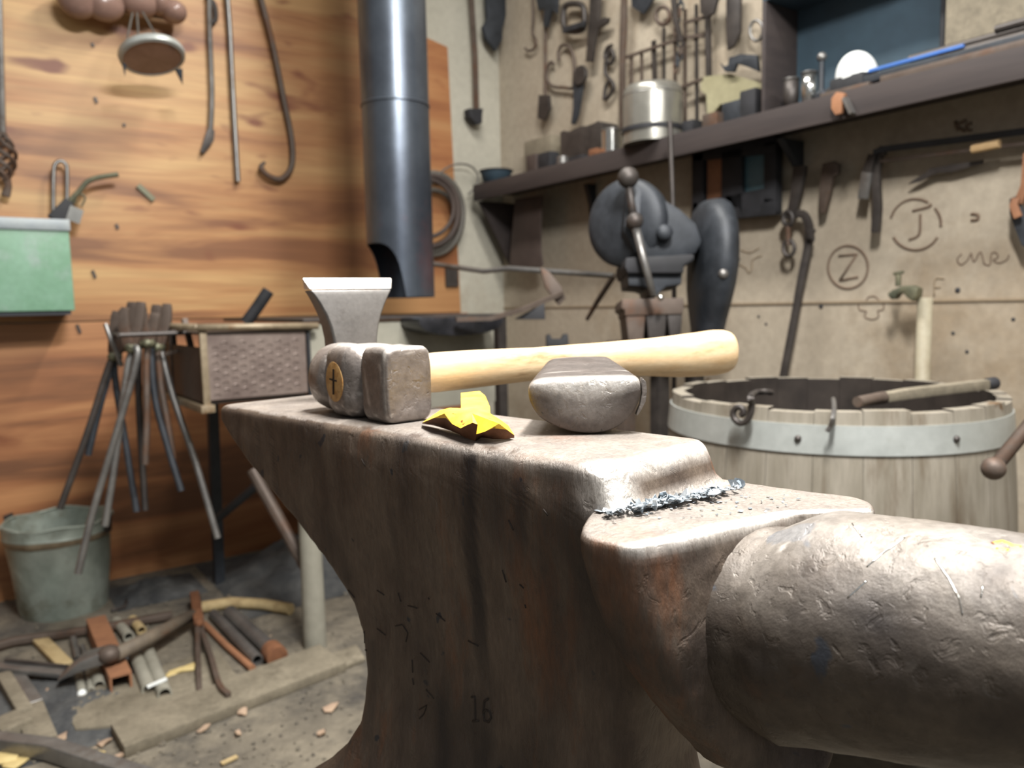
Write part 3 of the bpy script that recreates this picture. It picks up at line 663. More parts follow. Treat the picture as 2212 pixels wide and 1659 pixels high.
g = MB(); g.tube(Lp((13, 385), (18, 402), (12, 424), off=.035), [.012, .010, .012], 8); g.build('tip', M['iron2'], t)

# glazed clay bulbs on a rail
t = thing('clay_insulator_string', 'row of brown glazed clay bulbs mounted high on the plywood', 'ornament', onL(270, 20, .08))
for k, (x, y, rx, rz) in enumerate(((168, -2, .058, .056), (224, 8, .060, .052), (300, 2, .062, .050), (345, 6, .034, .040), (375, 26, .040, .036))):
    g = MB(); g.ball(onL(x, y, .09), 1, 24, (rx, .05, rz)); g.build('clay_bulb', M['glaze'], t, smooth=True)
g = MB(); g.tube(Lp((150, -6), (390, 34), off=.05), .02, 10); g.build('rail', M['oldwood'], t)
# hanging tin lid
t = thing('hanging_tin_lid', 'round pale rimmed tin lid hanging on strings in front of the plywood', 'lid', ony(330, 130, 2.60))
c = ony(330, 126, 2.60); ax_ = Vector((-.10, .36, 1)).normalized()
g = MB(); g.lathe([(.001, 0), (.082, 0), (.084, .004), (.084, .016), (.079, .016), (.078, .006), (.001, .006)][::-1], c, ax_, 40); g.build('lid_disc', M['glaze'], t)
g = MB(); g.lathe([(.0835, -.002), (.0935, .001), (.0955, .012), (.0920, .020), (.0845, .018)], c, ax_, 40, closed=True); g.build('pale_rim', M['hoop'], t)
for a, b in (((286, 28), (270, 108)), ((308, 26), (352, 104)), ((296, 28), (300, 100))):
    g = MB(); g.tube([ony(*a, 2.66), ony(*b, 2.60)], .003, 6); g.build('string', M['hose'], t)
g = MB(); g.lathe([(.012, 0), (.0005, .045)], ony(386, 150, 2.58), Vector((.2, 0, -1)), 8); g.build('spike', M['black'], t)
g = MB(); g.lathe([(.006, 0), (.0005, .035)], ony(268, 138, 2.58), Vector((0, 0, -1)), 8); g.build('spike', M['black'], t)

# green box
x0, x1 = ony(-120, 520, 2.64).x, ony(157, 600, 2.64).x; z0, z1 = ony(150, 671, 2.64).z, ony(150, 476, 2.64).z
t = thing('green_wall_box', 'worn green metal box fixed to the plywood at the left edge', 'box', (x0, 2.74, z0))
g = MB(); g.bx(x0, x1, 2.64, YP, z0, z1-.012); g.build('box_body', M['green'], t, bevel=.004)
g = MB(); g.bx(x0-.004, x1+.004, 2.632, YP, z1-.032, z1+.002); g.build('lid', M['greytrim'], t, bevel=.004)
g = MB(); g.bx(x0, x1-.01, 2.650, YP, z0-.012, z0-.0002); g.build('base_flange', M['black'], t)
g = MB(); g.tube(smoothline([onL(x, y, .045) for x, y in ((115, 476), (116, 372), (122, 352), (132, 348), (141, 354), (145, 372), (144, 476))], 5), .006, 8)
tag(g.build('wire_loop', M['steel'], smooth=True), 'upright bent wire loop standing on the green wall box', 'loop')
t = thing('bent_nozzle_torch', 'black hand torch with a bent nozzle leaning on the green wall box', 'torch', onL(140, 470, .06))
g = MB(); g.bar(Lp((118, 476), (150, 434), off=.07), [.045, .028], [.03, .02], up=(0, 1, 0)); g.build('grip', M['soot'], t, bevel=.003)
g = MB(); g.tube(smoothline(Lp((150, 436), (172, 412), (190, 392), (215, 383), (255, 377), off=.07), 6), .008, 8); g.build('nozzle', M['brass'], t)
g = MB(); g.tube(smoothline(Lp((160, 440), (166, 424), (176, 420), (184, 428), (176, 446), off=.07), 5), .003, 6); g.build('wire_ring', M['brass'], t)
g = MB(); a, b, c, d = Lp((152, 443), (181, 455), (172, 484), (142, 473), off=.085); g.prism([a, b, c, d], (0, .012, 0))
tag(g.build('pale_tag', M['bright']), 'small square pale metal tag hanging at the corner of the green box', 'tag')
g = MB(); g.bar(Lp((298, 400), (332, 432), off=.008), .016, .01, up=(0, -1, 0)); tag(g.build('flat_peg', M['brass']), 'short flat metal peg stuck on the bare plywood', 'peg')
for k, (x, y, d) in enumerate(((200, 97, 4), (207, 216, 6), (268, 270, 3), (203, 592, 8), (170, 710, 9), (253, 489, 5))):
    lab = ['nail head above the hanging lid', 'nail head level with the lid shadow', 'small nail head in the middle of the bare plywood', 'nail head right of the green box', 'dark nail below the green box', 'dark knot plug between green box and rods'][k]
    g = MB(); g.bar(Lp((x-d*.4, y-d), (x+d*.4, y+d), off=.004), .008, .006, up=(0, -1, 0)); tag(g.build('nail', M['iron']), lab, 'nail')

# coiled hose by the pipe
t = thing('coiled_hose', 'coil of grey hose hung on the plywood edge behind the stove pipe', 'hose', onL(935, 465))
for (cx, cy, rx, ry, o_, r, m_) in ((936, 462, 64, 88, .03, .012, 'hose'), (930, 456, 60, 76, .055, .012, 'leather'), (934, 476, 52, 66, .04, .010, 'hose'), (922, 450, 58, 62, .08, .009, 'leather')):
    g = MB(); g.tube([onL(cx+rx*cos(a*pi/20), cy+ry*sin(a*pi/20), o_) for a in range(40)], r, 8, closed=True); g.build('coil', M[m_], t, smooth=True)
g = MB(); g.tube(smoothline(Lp((930, 400), (955, 370), (985, 355), (1015, 358), (1032, 378), (1028, 402), (1012, 420), off=.04), 6), .004, 6); g.build('loose_end', M['hose'], t)

# rods and blades on the pale strip of the left wall
t = thing('long_handled_rake', 'long dark iron rod with a stubby scraper foot, hanging beside the stove pipe', 'rake', onL(1020, 120))
g = MB(); g.bar(Lp((1016, -30), (1026, 120), (1029, 240), off=.03), .022, .012, up=(0, -1, 0)); g.build('shaft', M['iron2'], t, bevel=.002)
g = MB(); a = Lp((1012, 234), (1044, 234), (1042, 252), (1042, 266), (1030, 268), (1016, 252), off=.05); g.prism(a, (0, .04, 0)); g.build('scraper_foot', M['soot'], t, bevel=.003)
g = MB(); g.prism(Lp((1050, -20), (1104, -20), (1092, 40), (1086, 62), (1086, 84), (1072, 110), (1052, 84), (1044, 58), (1054, 40), off=.05), (0, .022, 0))
tag(g.build('pointed_iron', M['black'], bevel=.004), 'black pointed iron head hanging in the corner above the shelf', 'iron head')

# ================================================================== forge in the corner
fz = .862
forge = thing('forge', 'coal forge built of steel plate with a treadplate sided trough and grey hearth panels', 'forge', (.75, 2.25, 0))
tx0, tx1, ty0, ty1, tz0 = .462, .712, 1.88, 2.52, .668
g = MB(); g.bx(tx0+.012, tx1, ty0, ty0+.006, tz0+.01, fz-.03); g.build('treadplate_panel', M['tread'], forge)
panel = g = MB()
for i in range(11):
    for j in range(9):
        cx, cz = tx0+.03+i*.0215, tz0+.022+j*.0185+(.009 if i % 2 else 0)
        if cx < tx1-.015 and cz < fz-.045:
            s_ = 1 if (i+j) % 2 else -1
            g.tube([(cx-.0075*cos(a)*s_, ty0-.0005, cz-.0035+.0075*sin(a)) for a in (0.2, .9, 1.6, 2.3, 2.9)], [.001, .002, .0024, .002, .001], 5)
tp = [o for o in COL.objects if o.name == 'treadplate_panel'][0]
WL[tp] = WL[forge]; r_ = g.build('raised_tread', M['tread'], tp)
g = MB(); g.bx(tx0-.004, tx0+.012, ty0-.006, ty0+.008, tz0-.01, fz-.012); g.build('corner_post', M['rim'], forge, bevel=.002)
g = MB(); g.bx(tx1+.004, tx1+.012, ty0-.002, ty0+.01, tz0, fz-.03); g.build('dark_gap_strip', M['soot'], forge)
g = MB(); g.tube([(tx0-.01, ty0-.01, fz-.012), (tx1+.03, ty0-.01, fz-.018)], .0085, 12); g.tube([(tx0-.01, ty0-.01, fz-.012), (tx0-.01, ty1, fz-.012)], .0085, 12); g.build('rim_pipe', M['rim'], forge, smooth=True)
g = MB(); g.bx(tx0-.002, tx0+.006, ty0+.02, ty1, tz0+.005, fz-.06); g.bx(tx0-.006, tx0+.012, ty0+.30, ty0+.33, tz0, fz-.01); g.build('side_panel', M['iron2'], forge)
g = MB(); g.bx(tx0-.012, tx0+.02, ty0-.012, ty1, tz0-.018, tz0); g.build('lower_angle', M['rim'], forge, bevel=.002)
g = MB(); g.bx(tx0, tx1+.02, ty0, ty1, fz-.030, fz-.024); g.build('trough_lid', M['iron'], forge)
g = MB(); g.bx(tx0+.01, tx1, ty0+.01, ty1, tz0, tz0+.006); g.build('trough_floor', M['iron'], forge)
g = MB(); g.bx(tx1, 1.36, 1.89, 2.60, fz-.008, fz); g.build('hearth_plate', M['iron'], forge, bevel=.001)
g = MB(); g.bx(tx1+.016, 1.30, 1.90, 1.925, .60, fz-.010); g.build('hearth_panel', M['cement'], forge, bevel=.003)
hx0, hx1 = ony(878, 690, 1.86).x, ony(1060, 690, 1.86).x; hc = (hx0+hx1)/2; ha = (hx1-hx0)/2
g = MB(); pr = [(ha*cos(a)*1.0, -.052*sin(a)**.6) for a in [pi*i/20 for i in range(21)]]
g.prism([(hc+x, 1.79, fz-.004+z) for x, z in pr], (0, .11, 0)); g.build('ash_bowl', M['bowl'], forge, bevel=.006)
g = MB(); g.bx(1.315, 1.345, 1.90, 1.93, 0.02, fz-.01); g.build('leg', M['iron'], forge)
post = onz(683, 1405); g = MB(); g.lathe([(.030, 0), (.028, .25), (.026, .655)], (post.x+.006, post.y+.02, 0), Z, 20); g.build('leg', M['cement'], forge)
lp = onz(465, 1252); g = MB(); g.bar([(lp.x, lp.y-.05, 0), (lp.x-.0, lp.y-.10, tz0-.01)], .03, .03, up=(0, 1, 0)); g.build('leg', M['black'], forge)
g = MB(); g.tube([PZ(545, 1015, 2.08), PZ(662, 1228, 2.05)], .016, 10); g.build('brace_tube', M['iron2'], forge)
g = MB(); g.tube([PZ(470, 1120, 2.35), PZ(600, 1010, 2.15)], .014, 8); g.build('brace_tube', M['black'], forge)
g = MB(); g.prism([(1.02, 1.915, fz-.30), (1.15, 1.915, fz-.30), (1.24, 1.915, fz-.46), (1.0, 1.915, fz-.46)], (0, -.02, 0)); g.build('ash_door', M['iron'], forge)
# stove pipe with its cut mouth
px_, py_ = 1.150, 2.19; pz0 = ony(900, 642, 2.12).z; pr_ = .103
t = thing('stove_pipe', 'wide blue grey steel stove pipe with a curved mouth cut in its lower end', 'pipe', (px_, py_, pz0))
g = MB(); n_ = 72; vs = []; NZ = 60
axv = Vector((-.012, 0, 1))
md = ( -Vector((R0.x, R0.y, 0))*.86 - Vector((FH.x, FH.y, 0))*.50).normalized()
def low(k):
    a = 2*pi*k/n_; d = Vector((cos(a), sin(a), 0)); dd = d.dot(md); q = max(0, (dd-.30)/.70)
    return pz0 + .165*sqrt(max(0, 1-(1-q)**2.4))
ztop = 2.7
for j in range(NZ+1):
    for k in range(n_):
        a = 2*pi*k/n_; zl = low(k); t_ = (j/NZ)**1.6; z = zl+(ztop-zl)*t_
        vs.append(Vector((px_+pr_*cos(a), py_+pr_*sin(a), z)))
fs = [(j*n_+k, j*n_+(k+1) % n_, (j+1)*n_+(k+1) % n_, (j+1)*n_+k) for j in range(NZ) for k in range(n_)]
g.add(vs, fs)
def sol(th):
    def f(o): s_ = o.modifiers.new('s', 'SOLIDIFY'); s_.thickness = th; s_.offset = -1
    return f
pipe = g.build('pipe_wall', M['bluesteel'], t, smooth=True, mod=sol(.003))
zj = ony(850, 212, py_-.10).z
g = MB(); g.lathe([(pr_+.0004, 0), (pr_+.0028, .002), (pr_+.0028, .006), (pr_+.0004, .008)], (px_, py_, zj), Z, 72, closed=True); g.build('seam_bead', M['bluesteel'], t, smooth=True)
g = MB(); g.lathe([(pr_-.004, 0), (pr_-.006, 1.2)], (px_, py_, pz0+.17), Z, 48, closed=False); g.build('sooty_lining', M['soot'], t, smooth=True)
# things in and on the forge
tline('charred_poker', 'short charred black bar sticking up out of the forge trough', 'bar', [PZ(531, 697, 2.2), PZ(550, 672, 2.2), PZ(580, 628, 2.2)], [.017]*13, M['soot'], n=10)
t = thing('reach_arm', 'long thin grey rod running out from behind the stove pipe, with a strip modelled for its shadow', 'rod', PZ(930, 570, 2.35))
g = MB(); g.tube([PZ(905, 566, 2.75), PZ(1045, 586, 2.55), PZ(1100, 580, 2.5), PZ(1326, 596, 2.25)], .0085, 8); g.build('rod', M['steel'], t)
g = MB(); g.tube([PZ(1326, 596, 2.25), PZ(1290, 652, 2.30), PZ(1268, 690, 2.35)], [.009, .008, .006], 8); g.build('rod_shadow', M['iron2'], t)  # solid strip standing in for the rod's shadow on the wall
g = MB(); g.bx(1.69, 1.75, YP-.012, YP, .97, 1.06); g.build('wall_plate', M['iron'], t)
t = thing('long_hearth_iron', 'iron bar with a hooked head propped up on the forge hearth', 'poker', PZ(1080, 690, 2.2))
g = MB(); g.bar([PZ(985, 690, 2.05), PZ(1060, 688, 2.08), PZ(1130, 668, 2.12), PZ(1214, 634, 2.2)], .014, .012); g.build('bar', M['iron2'], t)
g = MB(); g.prism([PZ(x, y, 2.2) for x, y in ((1166, 575), (1188, 588), (1212, 618), (1222, 644), (1208, 660), (1196, 646), (1178, 620))], FH*.03); g.build('hooked_head', M['iron2'], t, bevel=.004)
g = MB(); g.prism([PZ(x, y, 2.14) for x, y in ((1110, 690), (1176, 655), (1178, 690))], FH*.02); g.build('rest_plate', M['soot'], t, bevel=.002)
t = thing('notched_iron_stand', 'small dark notched iron block on a stand behind the hammer handle', 'stand', PZ(1200, 760, 2.3))
g = MB(); g.prism([PZ(x, y, 2.3) for x, y in ((1180, 726), (1188, 722), (1193, 733), (1212, 733), (1218, 723), (1227, 722), (1230, 760), (1181, 760))], FH*.05); g.build('notched_block', M['soot'], t, bevel=.002)
q = PZ(1205, 762, 2.32); g = MB(); g.bx(q.x-.02, q.x+.02, q.y-.02, q.y+.02, 0, q.z); g.build('post', M['iron2'], t)
# leather apron / sheet hung under the shelf
g = MB(); g.prism(Rp((1112, 430), (1172, 422), (1168, 470), (1168, 540), (1172, 574), (1150, 582), (1100, 575), (1104, 520), (1108, 480), off=.10), (.006, 0, 0))
tag(g.build('leather_sheet', M['leather'], bevel=.002), 'dark leather sheet hanging below the left end of the shelf', 'leather')

# ------------------------------------------------------------------ tongs on the trough rail
g = MB(); g.tube([(.315, 2.03, .835), (tx0, 2.03, .835)], .006, 10); g.tube([(.315, 2.03, .835), (.33, 2.25, .835), (tx0, 2.25, .835)], .005, 8); g.build('tong_rail', M['iron'], forge)
g = MB(); g.bar([PZ(398, 690, 2.0), PZ(425, 800, 1.98)], .012, .02, up=(0, 1, 0)); g.bar([PZ(332, 772, 1.97), PZ(404, 752, 1.99)], .009, .008, up=(0, 1, 0)); g.build('rail_strut', M['iron2'], forge)
def tongs(label, piv, jawA, jawB, r1, r2, zc, m1='steel', m2='iron2', rr=.0085):
    P = PZ(*piv, zc); t = thing('tongs', label, 'tongs', P, 'tongs hanging on the forge rail')
    for k, (jw, rn, m_, dz) in enumerate(((jawA, r1, m1, -.007), (jawB, r2, m2, .007))):
        off = FH*dz; mid = [PZ(*q, zc)+off for q in rn]
        g = MB(); g.tube(smoothline([P+off]+mid, 5), [rr]*(len(mid)*5+1), 8); g.build('rein', M[m_], t, angle=60)
        g = MB(); ja = [PZ(*q, zc)+off for q in jw]; g.bar(smoothline([P+off]+ja, 4), [.018]+[.024]*(len(ja)*4-1)+[.020], [.010]+[.013]*(len(ja)*4-1)+[.010], up=FH); g.build('jaw', M['iron2'], t, bevel=.002)
    g = MB(); g.lathe([(.013, -.014), (.014, 0), (.010, .018), (.003, .021)], P, -FH, 14); g.build('rivet', M['palewood'] if 0 else M['brass'], t, smooth=True)
    return t
tongs('tongs with long dark reins splayed far to the left', (248, 770), [(250, 720), (256, 672)], [(262, 720), (268, 664)], [(235, 800), (190, 940), (133, 1097)], [(238, 790), (212, 880), (187, 984)], 1.96, 'iron', 'black')
tongs('tongs with the longest pale rein reaching down over the bucket', (284, 752), [(272, 710), (270, 668)], [(296, 700), (302, 652)], [(300, 770), (250, 950), (205, 1100), (172, 1237)], [(272, 800), (245, 1000), (224, 1138)], 1.90, 'steel', 'steel')
tongs('tongs with two dark reins ending side by side near the middle', (298, 745), [(288, 690), (288, 652)], [(300, 690), (305, 662)], [(250, 780), (275, 960), (298, 1104)], [(296, 830), (302, 960), (311, 1104)], 2.02, 'black', 'iron')
tongs('tongs with a straight rust brown rein in the middle of the rail', (322, 742), [(312, 700), (310, 672)], [(330, 700), (333, 676)], [(319, 790), (320, 900), (316, 1002)], [(332, 860), (358, 960), (389, 1062)], 1.93, 'iron2', 'black')
tongs('tongs with the right hand rein slanting out toward the forge leg', (343, 750), [(340, 700), (341, 658)], [(356, 700), (358, 656)], [(350, 830), (366, 920), (377, 990)], [(372, 860), (420, 1000), (468, 1164)], 1.97, 'iron2', 'steel')
tline('thin_iron_strip', 'thin pale iron strip leaning against the tongs at the left end of the rail', 'strip', [PZ(228, 700, 1.92), PZ(240, 735, 1.92), PZ(262, 790, 1.95)], .006, M['steel'], k=3)

# ================================================================== shelf on the right wall
SX = 1.80; szb = onx(1510, 326, SX).z; szt = onx(1500, 280, SX).z; sy0, sy1 = -1.2, onx(1022, 420, SX).y
shelf = thing('wall_shelf', 'long dark sooty shelf board running along the right wall', 'shelf', (1.9, 1.0, szb))
g = MB(); g.bx(SX+.012, XW, sy0, sy1, szt-.028, szt); g.build('board', M['shelf'], shelf, bevel=.002)
g = MB(); g.bx(SX, SX+.012, sy0, sy1, szb, szt+.002); g.build('front_rail', M['shelf'], shelf, bevel=.002)
for (px, y2, wq) in ((1275, 498, .045), (1722, 360, .10)):
    yy = onR(px, 420, .03).y
    g = MB(); g.prism([(XW-wq, yy, szb+.01), (XW, yy, szb+.01), (XW, yy, onR(px, y2, 0).z), (XW-.008, yy, onR(px, y2, 0).z), (XW-.022, yy, szb-.06)], (0, .022, 0)); g.build('bracket', M['black'], shelf, bevel=.001)
g = MB(); yy = sy1-.02; g.prism([(SX+.02, yy, szb), (XW, yy, szb), (XW, yy, szb-.26), (XW-.03, yy, szb-.26)], (0, .018, 0)); g.build('bracket', M['shelf'], shelf, bevel=.002)
def SP(px, py, x=1.9):     # point standing on the shelf top below this pixel column
    d = ray(px, py); p = CAM+d*((szt-H)/d.z) if d.z > 0 else None
    return p
def sh(px, x): d = ray(px, 300); q = CAM+d*(x/d.x); return Vector((x, q.y, szt))
def zof(px, py, p): # height of the pixel at the plan distance of p
    d = ray(px, py); k = sqrt(p.x**2+p.y**2)/sqrt(d.x**2+d.y**2); return H+d.z*k
def wof(px0, px1, p): return abs(px1-px0)/FPX*p.dot(FH)

p = sh(1070, 1.90); p.y = min(p.y, 2.74); w_ = wof(1035, 1105, p)/2; h_ = zof(1070, 370, p)-szt
t = thing('tin_bowl', 'shallow dark green tin bowl at the left end of the shelf', 'bowl', p)
g = MB(); g.lathe([(w_*.72, 0), (w_*.95, h_*.9), (w_, h_), (w_*.93, h_), (w_*.7, .006), (.001, .006)], p, Z, 28); g.build('bowl_shell', M['teal'], t, smooth=True)
g = MB(); g.tube([p+Vector((w_*cos(a*pi/14), w_*sin(a*pi/14), h_)) for a in range(28)], .003, 6, closed=True); g.build('rolled_rim', M['soot'], t)
def blockon(px0, px1, top, x, dep, m, name, label, cat, bev=.003):
    a, b = sh(px0, x), sh(px1, x); z = zof((px0+px1)/2, top, (a+b)/2)
    g = MB(); g.bx(x-dep/2, x+dep/2, min(a.y, b.y), max(a.y, b.y), szt, z); return tag(g.build(name, m, bevel=bev), label, cat)
blockon(1142, 1200, 300, 1.95, .05, M['oldwood'], 'wooden_block', 'rough brown wooden block standing against the wall at the left of the shelf', 'block')
g = MB(); p = sh(1160, 1.88); q = sh(1206, 1.88); g.bar([p+Z*.026, q+Z*.040], .03, .03); tag(g.build('pale_stick', M['palewood'], bevel=.004), 'pale orange stick lying in front of the rough brown wooden block', 'stick')
p0_, p1_ = sh(1210, 1.90), sh(1300, 1.90); zt_ = zof(1250, 284, p0_)
g = MB(); n1 = 9; tops = [(0, 1), (.08, 1.02), (.2, .93), (.35, .98), (.5, 1.0), (.65, .96), (.8, .97), (.9, 1.0), (1, .93)]
poly = [p0_.lerp(p1_, 0), p0_.lerp(p1_, 1)] + [p0_.lerp(p1_, a)+Z*(zt_-szt)*b for a, b in reversed(tops)]
g.prism(poly, (.08, 0, 0)); tag(g.build('swage_block', M['iron'], bevel=.003), 'dark iron block with a notched top between the wood block and the tin', 'iron block')
for k, (x0_, x1_, yt, xx, m_, nm, lb) in enumerate(((1146, 1168, 335, 1.84, 'leather', 'iron_offcut', 'small brown iron offcut at the far left front of the shelf'), (1172, 1198, 330, 1.84, 'soot', 'iron_offcut', 'black iron offcut in front of the wooden block'), (1204, 1226, 338, 1.83, 'steel', 'round_bush', 'small grey round bush near the front of the shelf'), (1238, 1270, 338, 1.83, 'soot', 'iron_offcut', 'flat black iron offcut in front of the notched iron block'), (1282, 1300, 322, 1.83, 'rust', 'iron_offcut', 'rusty chip on the shelf edge before the small tin'))):
    if nm == 'round_bush':
        p = sh((x0_+x1_)/2, xx); g = MB(); g.lathe([(.012, 0), (.022, 0), (.022, .03), (.012, .03)], p, Z, 18, closed=True); tag(g.build(nm, M[m_]), lb, 'bush')
    else: blockon(x0_, x1_, yt, xx, .05, M[m_], nm, lb, 'offcut', .006)
p = sh(1322, 1.88); w_ = wof(1300, 1345, p)/2; h_ = zof(1322, 282, p)-szt
t = thing('small_tin', 'small shiny tin can on the shelf left of the big canister', 'can', p)
g = MB(); g.lathe([(w_, 0), (w_, h_), (w_*.93, h_), (w_*.93, .01), (.001, .01)], p, Z, 28); g.build('can_wall', M['bright'], t, angle=50)
g = MB(); g.lathe([(w_, h_-.004), (w_+.002, h_-.003), (w_+.002, h_+.002), (w_, h_+.002)], p, Z, 28, closed=True); g.build('rim', M['steel'], t)
p = sh(1410, 1.85); w_ = wof(1347, 1474, p)/2; h_ = zof(1410, 183, p)-szt; hb = zof(1410, 284, p)-szt
t = thing('steel_canister', 'large shiny steel canister with a rounded shoulder and dark band on the shelf', 'canister', p)
g = MB(); g.lathe([(.001, 0), (w_*.98, 0), (w_*.98, h_*.80), (w_*.95, h_*.90), (w_*.86, h_*.965), (w_*.6, h_), (.001, h_)], p, Z, 48); g.build('canister_body', M['tin'], t, angle=40)
g = MB(); g.lathe([(w_*.98, hb-.006), (w_*1.03, hb-.005), (w_*1.03, hb+.008), (w_*.98, hb+.009)], p, Z, 48, closed=True); g.build('dark_band', M['soot'], t)
g = MB(); g.lathe([(w_*.98, h_*.79), (w_*.99, h_*.8), (w_*.98, h_*.81)], p, Z, 48, closed=True); g.build('seam', M['steel'], t)
tline('thin_conduit', 'thin blue grey pipe running down past the shelf edge behind the black machine', 'pipe', [PZ(1447, 262, 2.22), PZ(1452, 400, 2.22), PZ(1456, 520, 2.22), Vector((PZ(1456, 520, 2.22).x, PZ(1456, 520, 2.22).y, 0))], .007, M['iron'], k=1)
# yellow board, boxes and dark fittings before the hood
g = MB(); g.prism(Rp((1518, 168), (1578, 160), (1655, 182), (1655, 225), (1640, 232), (1560, 226), (1540, 250), (1532, 250), (1530, 205), (1518, 196), off=.03), (-.01, 0, 0))
tag(g.build('yellow_board', M['dullboard']), 'dull yellow cut board propped on the shelf beside the dark hood', 'board')
blockon(1575, 1615, 222, 1.92, .07, M['black'], 'black_tin', 'black tin box left of the taller box beside the hood', 'box')
blockon(1618, 1652, 198, 1.93, .09, M['soot'], 'black_box', 'taller black box touching the left side of the dark hood', 'box')
blockon(1484, 1508, 262, 1.90, .05, M['soot'], 'dark_weight', 'low dark weight right of the big canister', 'weight')
blockon(1528, 1560, 246, 1.88, .05, M['iron2'], 'iron_wedge', 'brown iron wedge in front of the dull yellow board', 'wedge')
# open dark hood / cabinet on the shelf
ya, yb_ = onx(1645, 120, 1.84).y, onx(2052, 100, 1.98).y
hz = 2.25
t = thing('open_cabinet', 'big open fronted dark blue cabinet standing on the shelf behind the white bowl', 'cabinet', (1.91, (ya+yb_)/2, szt))
g = MB(); g.bx(1.985, 1.995, yb_, ya, szt, hz); g.build('back_panel', M['teal'], t)
g = MB(); g.bx(1.84, 1.985, ya-.012, ya, szt, onx(1645, 8, 1.84).z+.004); g.build('side_panel', M['shelf'], t, bevel=.002)
g = MB(); g.bx(1.95, 1.985, yb_, yb_+.010, szt, hz); g.build('side_panel', M['soot'], t)
g = MB(); g.bx(1.84, 1.985, yb_, ya, onx(1645, 8, 1.84).z+.004, onx(1645, 8, 1.84).z+.016); g.build('top_board', M['teal'], t, bevel=.002)
g = MB(); g.bx(1.93, 1.984, yb_-.5, yb_-.012, szt, hz-.2); tag(g.build('pale_board', M['oldwood']), 'pale weathered board standing on the shelf at the top right corner', 'board')
for (x0_, x1_, yt, m_, lb) in ((1692, 1724, 172, 'iron', 'dull grey cup at the foot of the cabinet side panel'), (1730, 1762, 158, 'bright', 'shiny steel cup right of the dull grey cup')):
    p = sh((x0_+x1_)/2, 1.86); w_ = wof(x0_, x1_, p)/2; h_ = zof((x0_+x1_)/2, yt, p)-szt
    t = thing('metal_cup', lb, 'cup', p)
    g = MB(); g.lathe([(w_*.85, 0), (w_, h_*.5), (w_*.95, h_), (w_*.85, h_), (w_*.8, .01), (.001, .01)], p, Z, 24); g.build('cup_wall', M[m_], t, smooth=True)
    g = MB(); g.tube([p+Vector((w_*.97*cos(a*pi/12), w_*.97*sin(a*pi/12), h_)) for a in range(24)], .0022, 6, closed=True); g.build('rim', M['steel'], t)
p = sh(1772, 1.93); zk = zof(1772, 124, p)
t = thing('knobbed_post', 'slim dark post with a small grey knob inside the cabinet', 'post', p)
g = MB(); g.lathe([(.018, 0), (.008, .02), (.007, zk-szt-.01)], p, Z, 12); g.build('post', M['black'], t)
g = MB(); g.ball(Vector((p.x, p.y, zk)), .013, 14); g.build('knob', M['steel'], t, smooth=True)
# white bowl upside down on a clutter of iron
p = sh(1848, 1.88); w_ = wof(1806, 1890, p)/2; zb_, zt_ = zof(1848, 160, p), zof(1848, 111, p)
g = MB(); g.box((p.x, p.y, (szt+zb_)/2-.004), (.10, .09, zb_-szt-.012)); tag(g.build('iron_anvil_block', M['soot'], bevel=.008), 'dark iron block carrying the white bowl', 'iron block')
t = thing('white_bowl', 'bright white bowl turned upside down on the shelf', 'bowl', Vector((p.x, p.y, zb_-.01)))
g = MB(); pr = [(w_*sin(a), (zt_-zb_+.010)*cos(a)) for a in [pi/2*i/14 for i in range(15)]][::-1]
pr = [(max(r, .001), z) for r, z in pr]; g.lathe(pr, (p.x, p.y, zb_-.010), Vector((-.10, .12, 1)), 36); g.build('bowl_shell', M['white'], t, smooth=True)
g = MB(); g.lathe([(w_*.99, -.003), (w_*1.01, 0), (w_*.99, .004), (w_*.96, 0)], (p.x, p.y, zb_-.010), Vector((-.10, .12, 1)), 36, closed=True); g.build('rim', M['white'], t, smooth=True)
# stock lying along the shelf
def stock(name, label, cat, a, b, x0_, x1_, dz, r, m, sq=False):
    A = onx(*a, x0_); B = onx(*b, x1_); A.z = szt+dz; B.z = szt+dz
    g = MB()
    if sq: g.bar([A, B], r*2, r*1.6)
    else: g.tube([A, B], r, 10)
    tag(g.build(name, m, bevel=.001 if sq else 0), label, cat, 'bar stock lying along the shelf')
stock('blue_bar', 'slim blue painted bar lying along the shelf right of the white bowl', 'bar', (1872, 176), (2082, 112), 1.86, 1.86, .050, .005, M['blue'], True)
stock('round_bar', 'grey round bar at the back of the shelf, above the blue bar', 'bar', (1966, 118), (2260, 46), 1.905, 1.905, .066, .009, M['iron'])
stock('square_bar', 'dark square bar between the blue bar and the shelf rail', 'bar', (1850, 200), (2300, 60), 1.845, 1.845, .026, .011, M['black'], True)
stock('pink_bar', 'reddish flat bar lying at the front edge of the shelf', 'bar', (1775, 222), (1880, 196), 1.825, 1.825, .008, .008, M['iron2'], True)
stock('flat_bar', 'long brown flat bar lying at the very front of the shelf on the right', 'bar', (1905, 196), (2320, 96), 1.822, 1.822, .010, .010, M['iron2'], True)
stock('round_bar', 'blackened round bar under the blue bar', 'bar', (1880, 190), (2300, 84), 1.88, 1.88, .014, .012, M['soot'])
stock('round_bar', 'dark round bar resting on the blackened one at the far right', 'bar', (2030, 130), (2320, 48), 1.87, 1.87, .040, .012, M['iron'])
stock('pipe_offcut', 'bright pipe offcut near the right edge of the shelf', 'pipe', (2150, 92), (2260, 66), 1.86, 1.86, .066, .009, M['iron'])
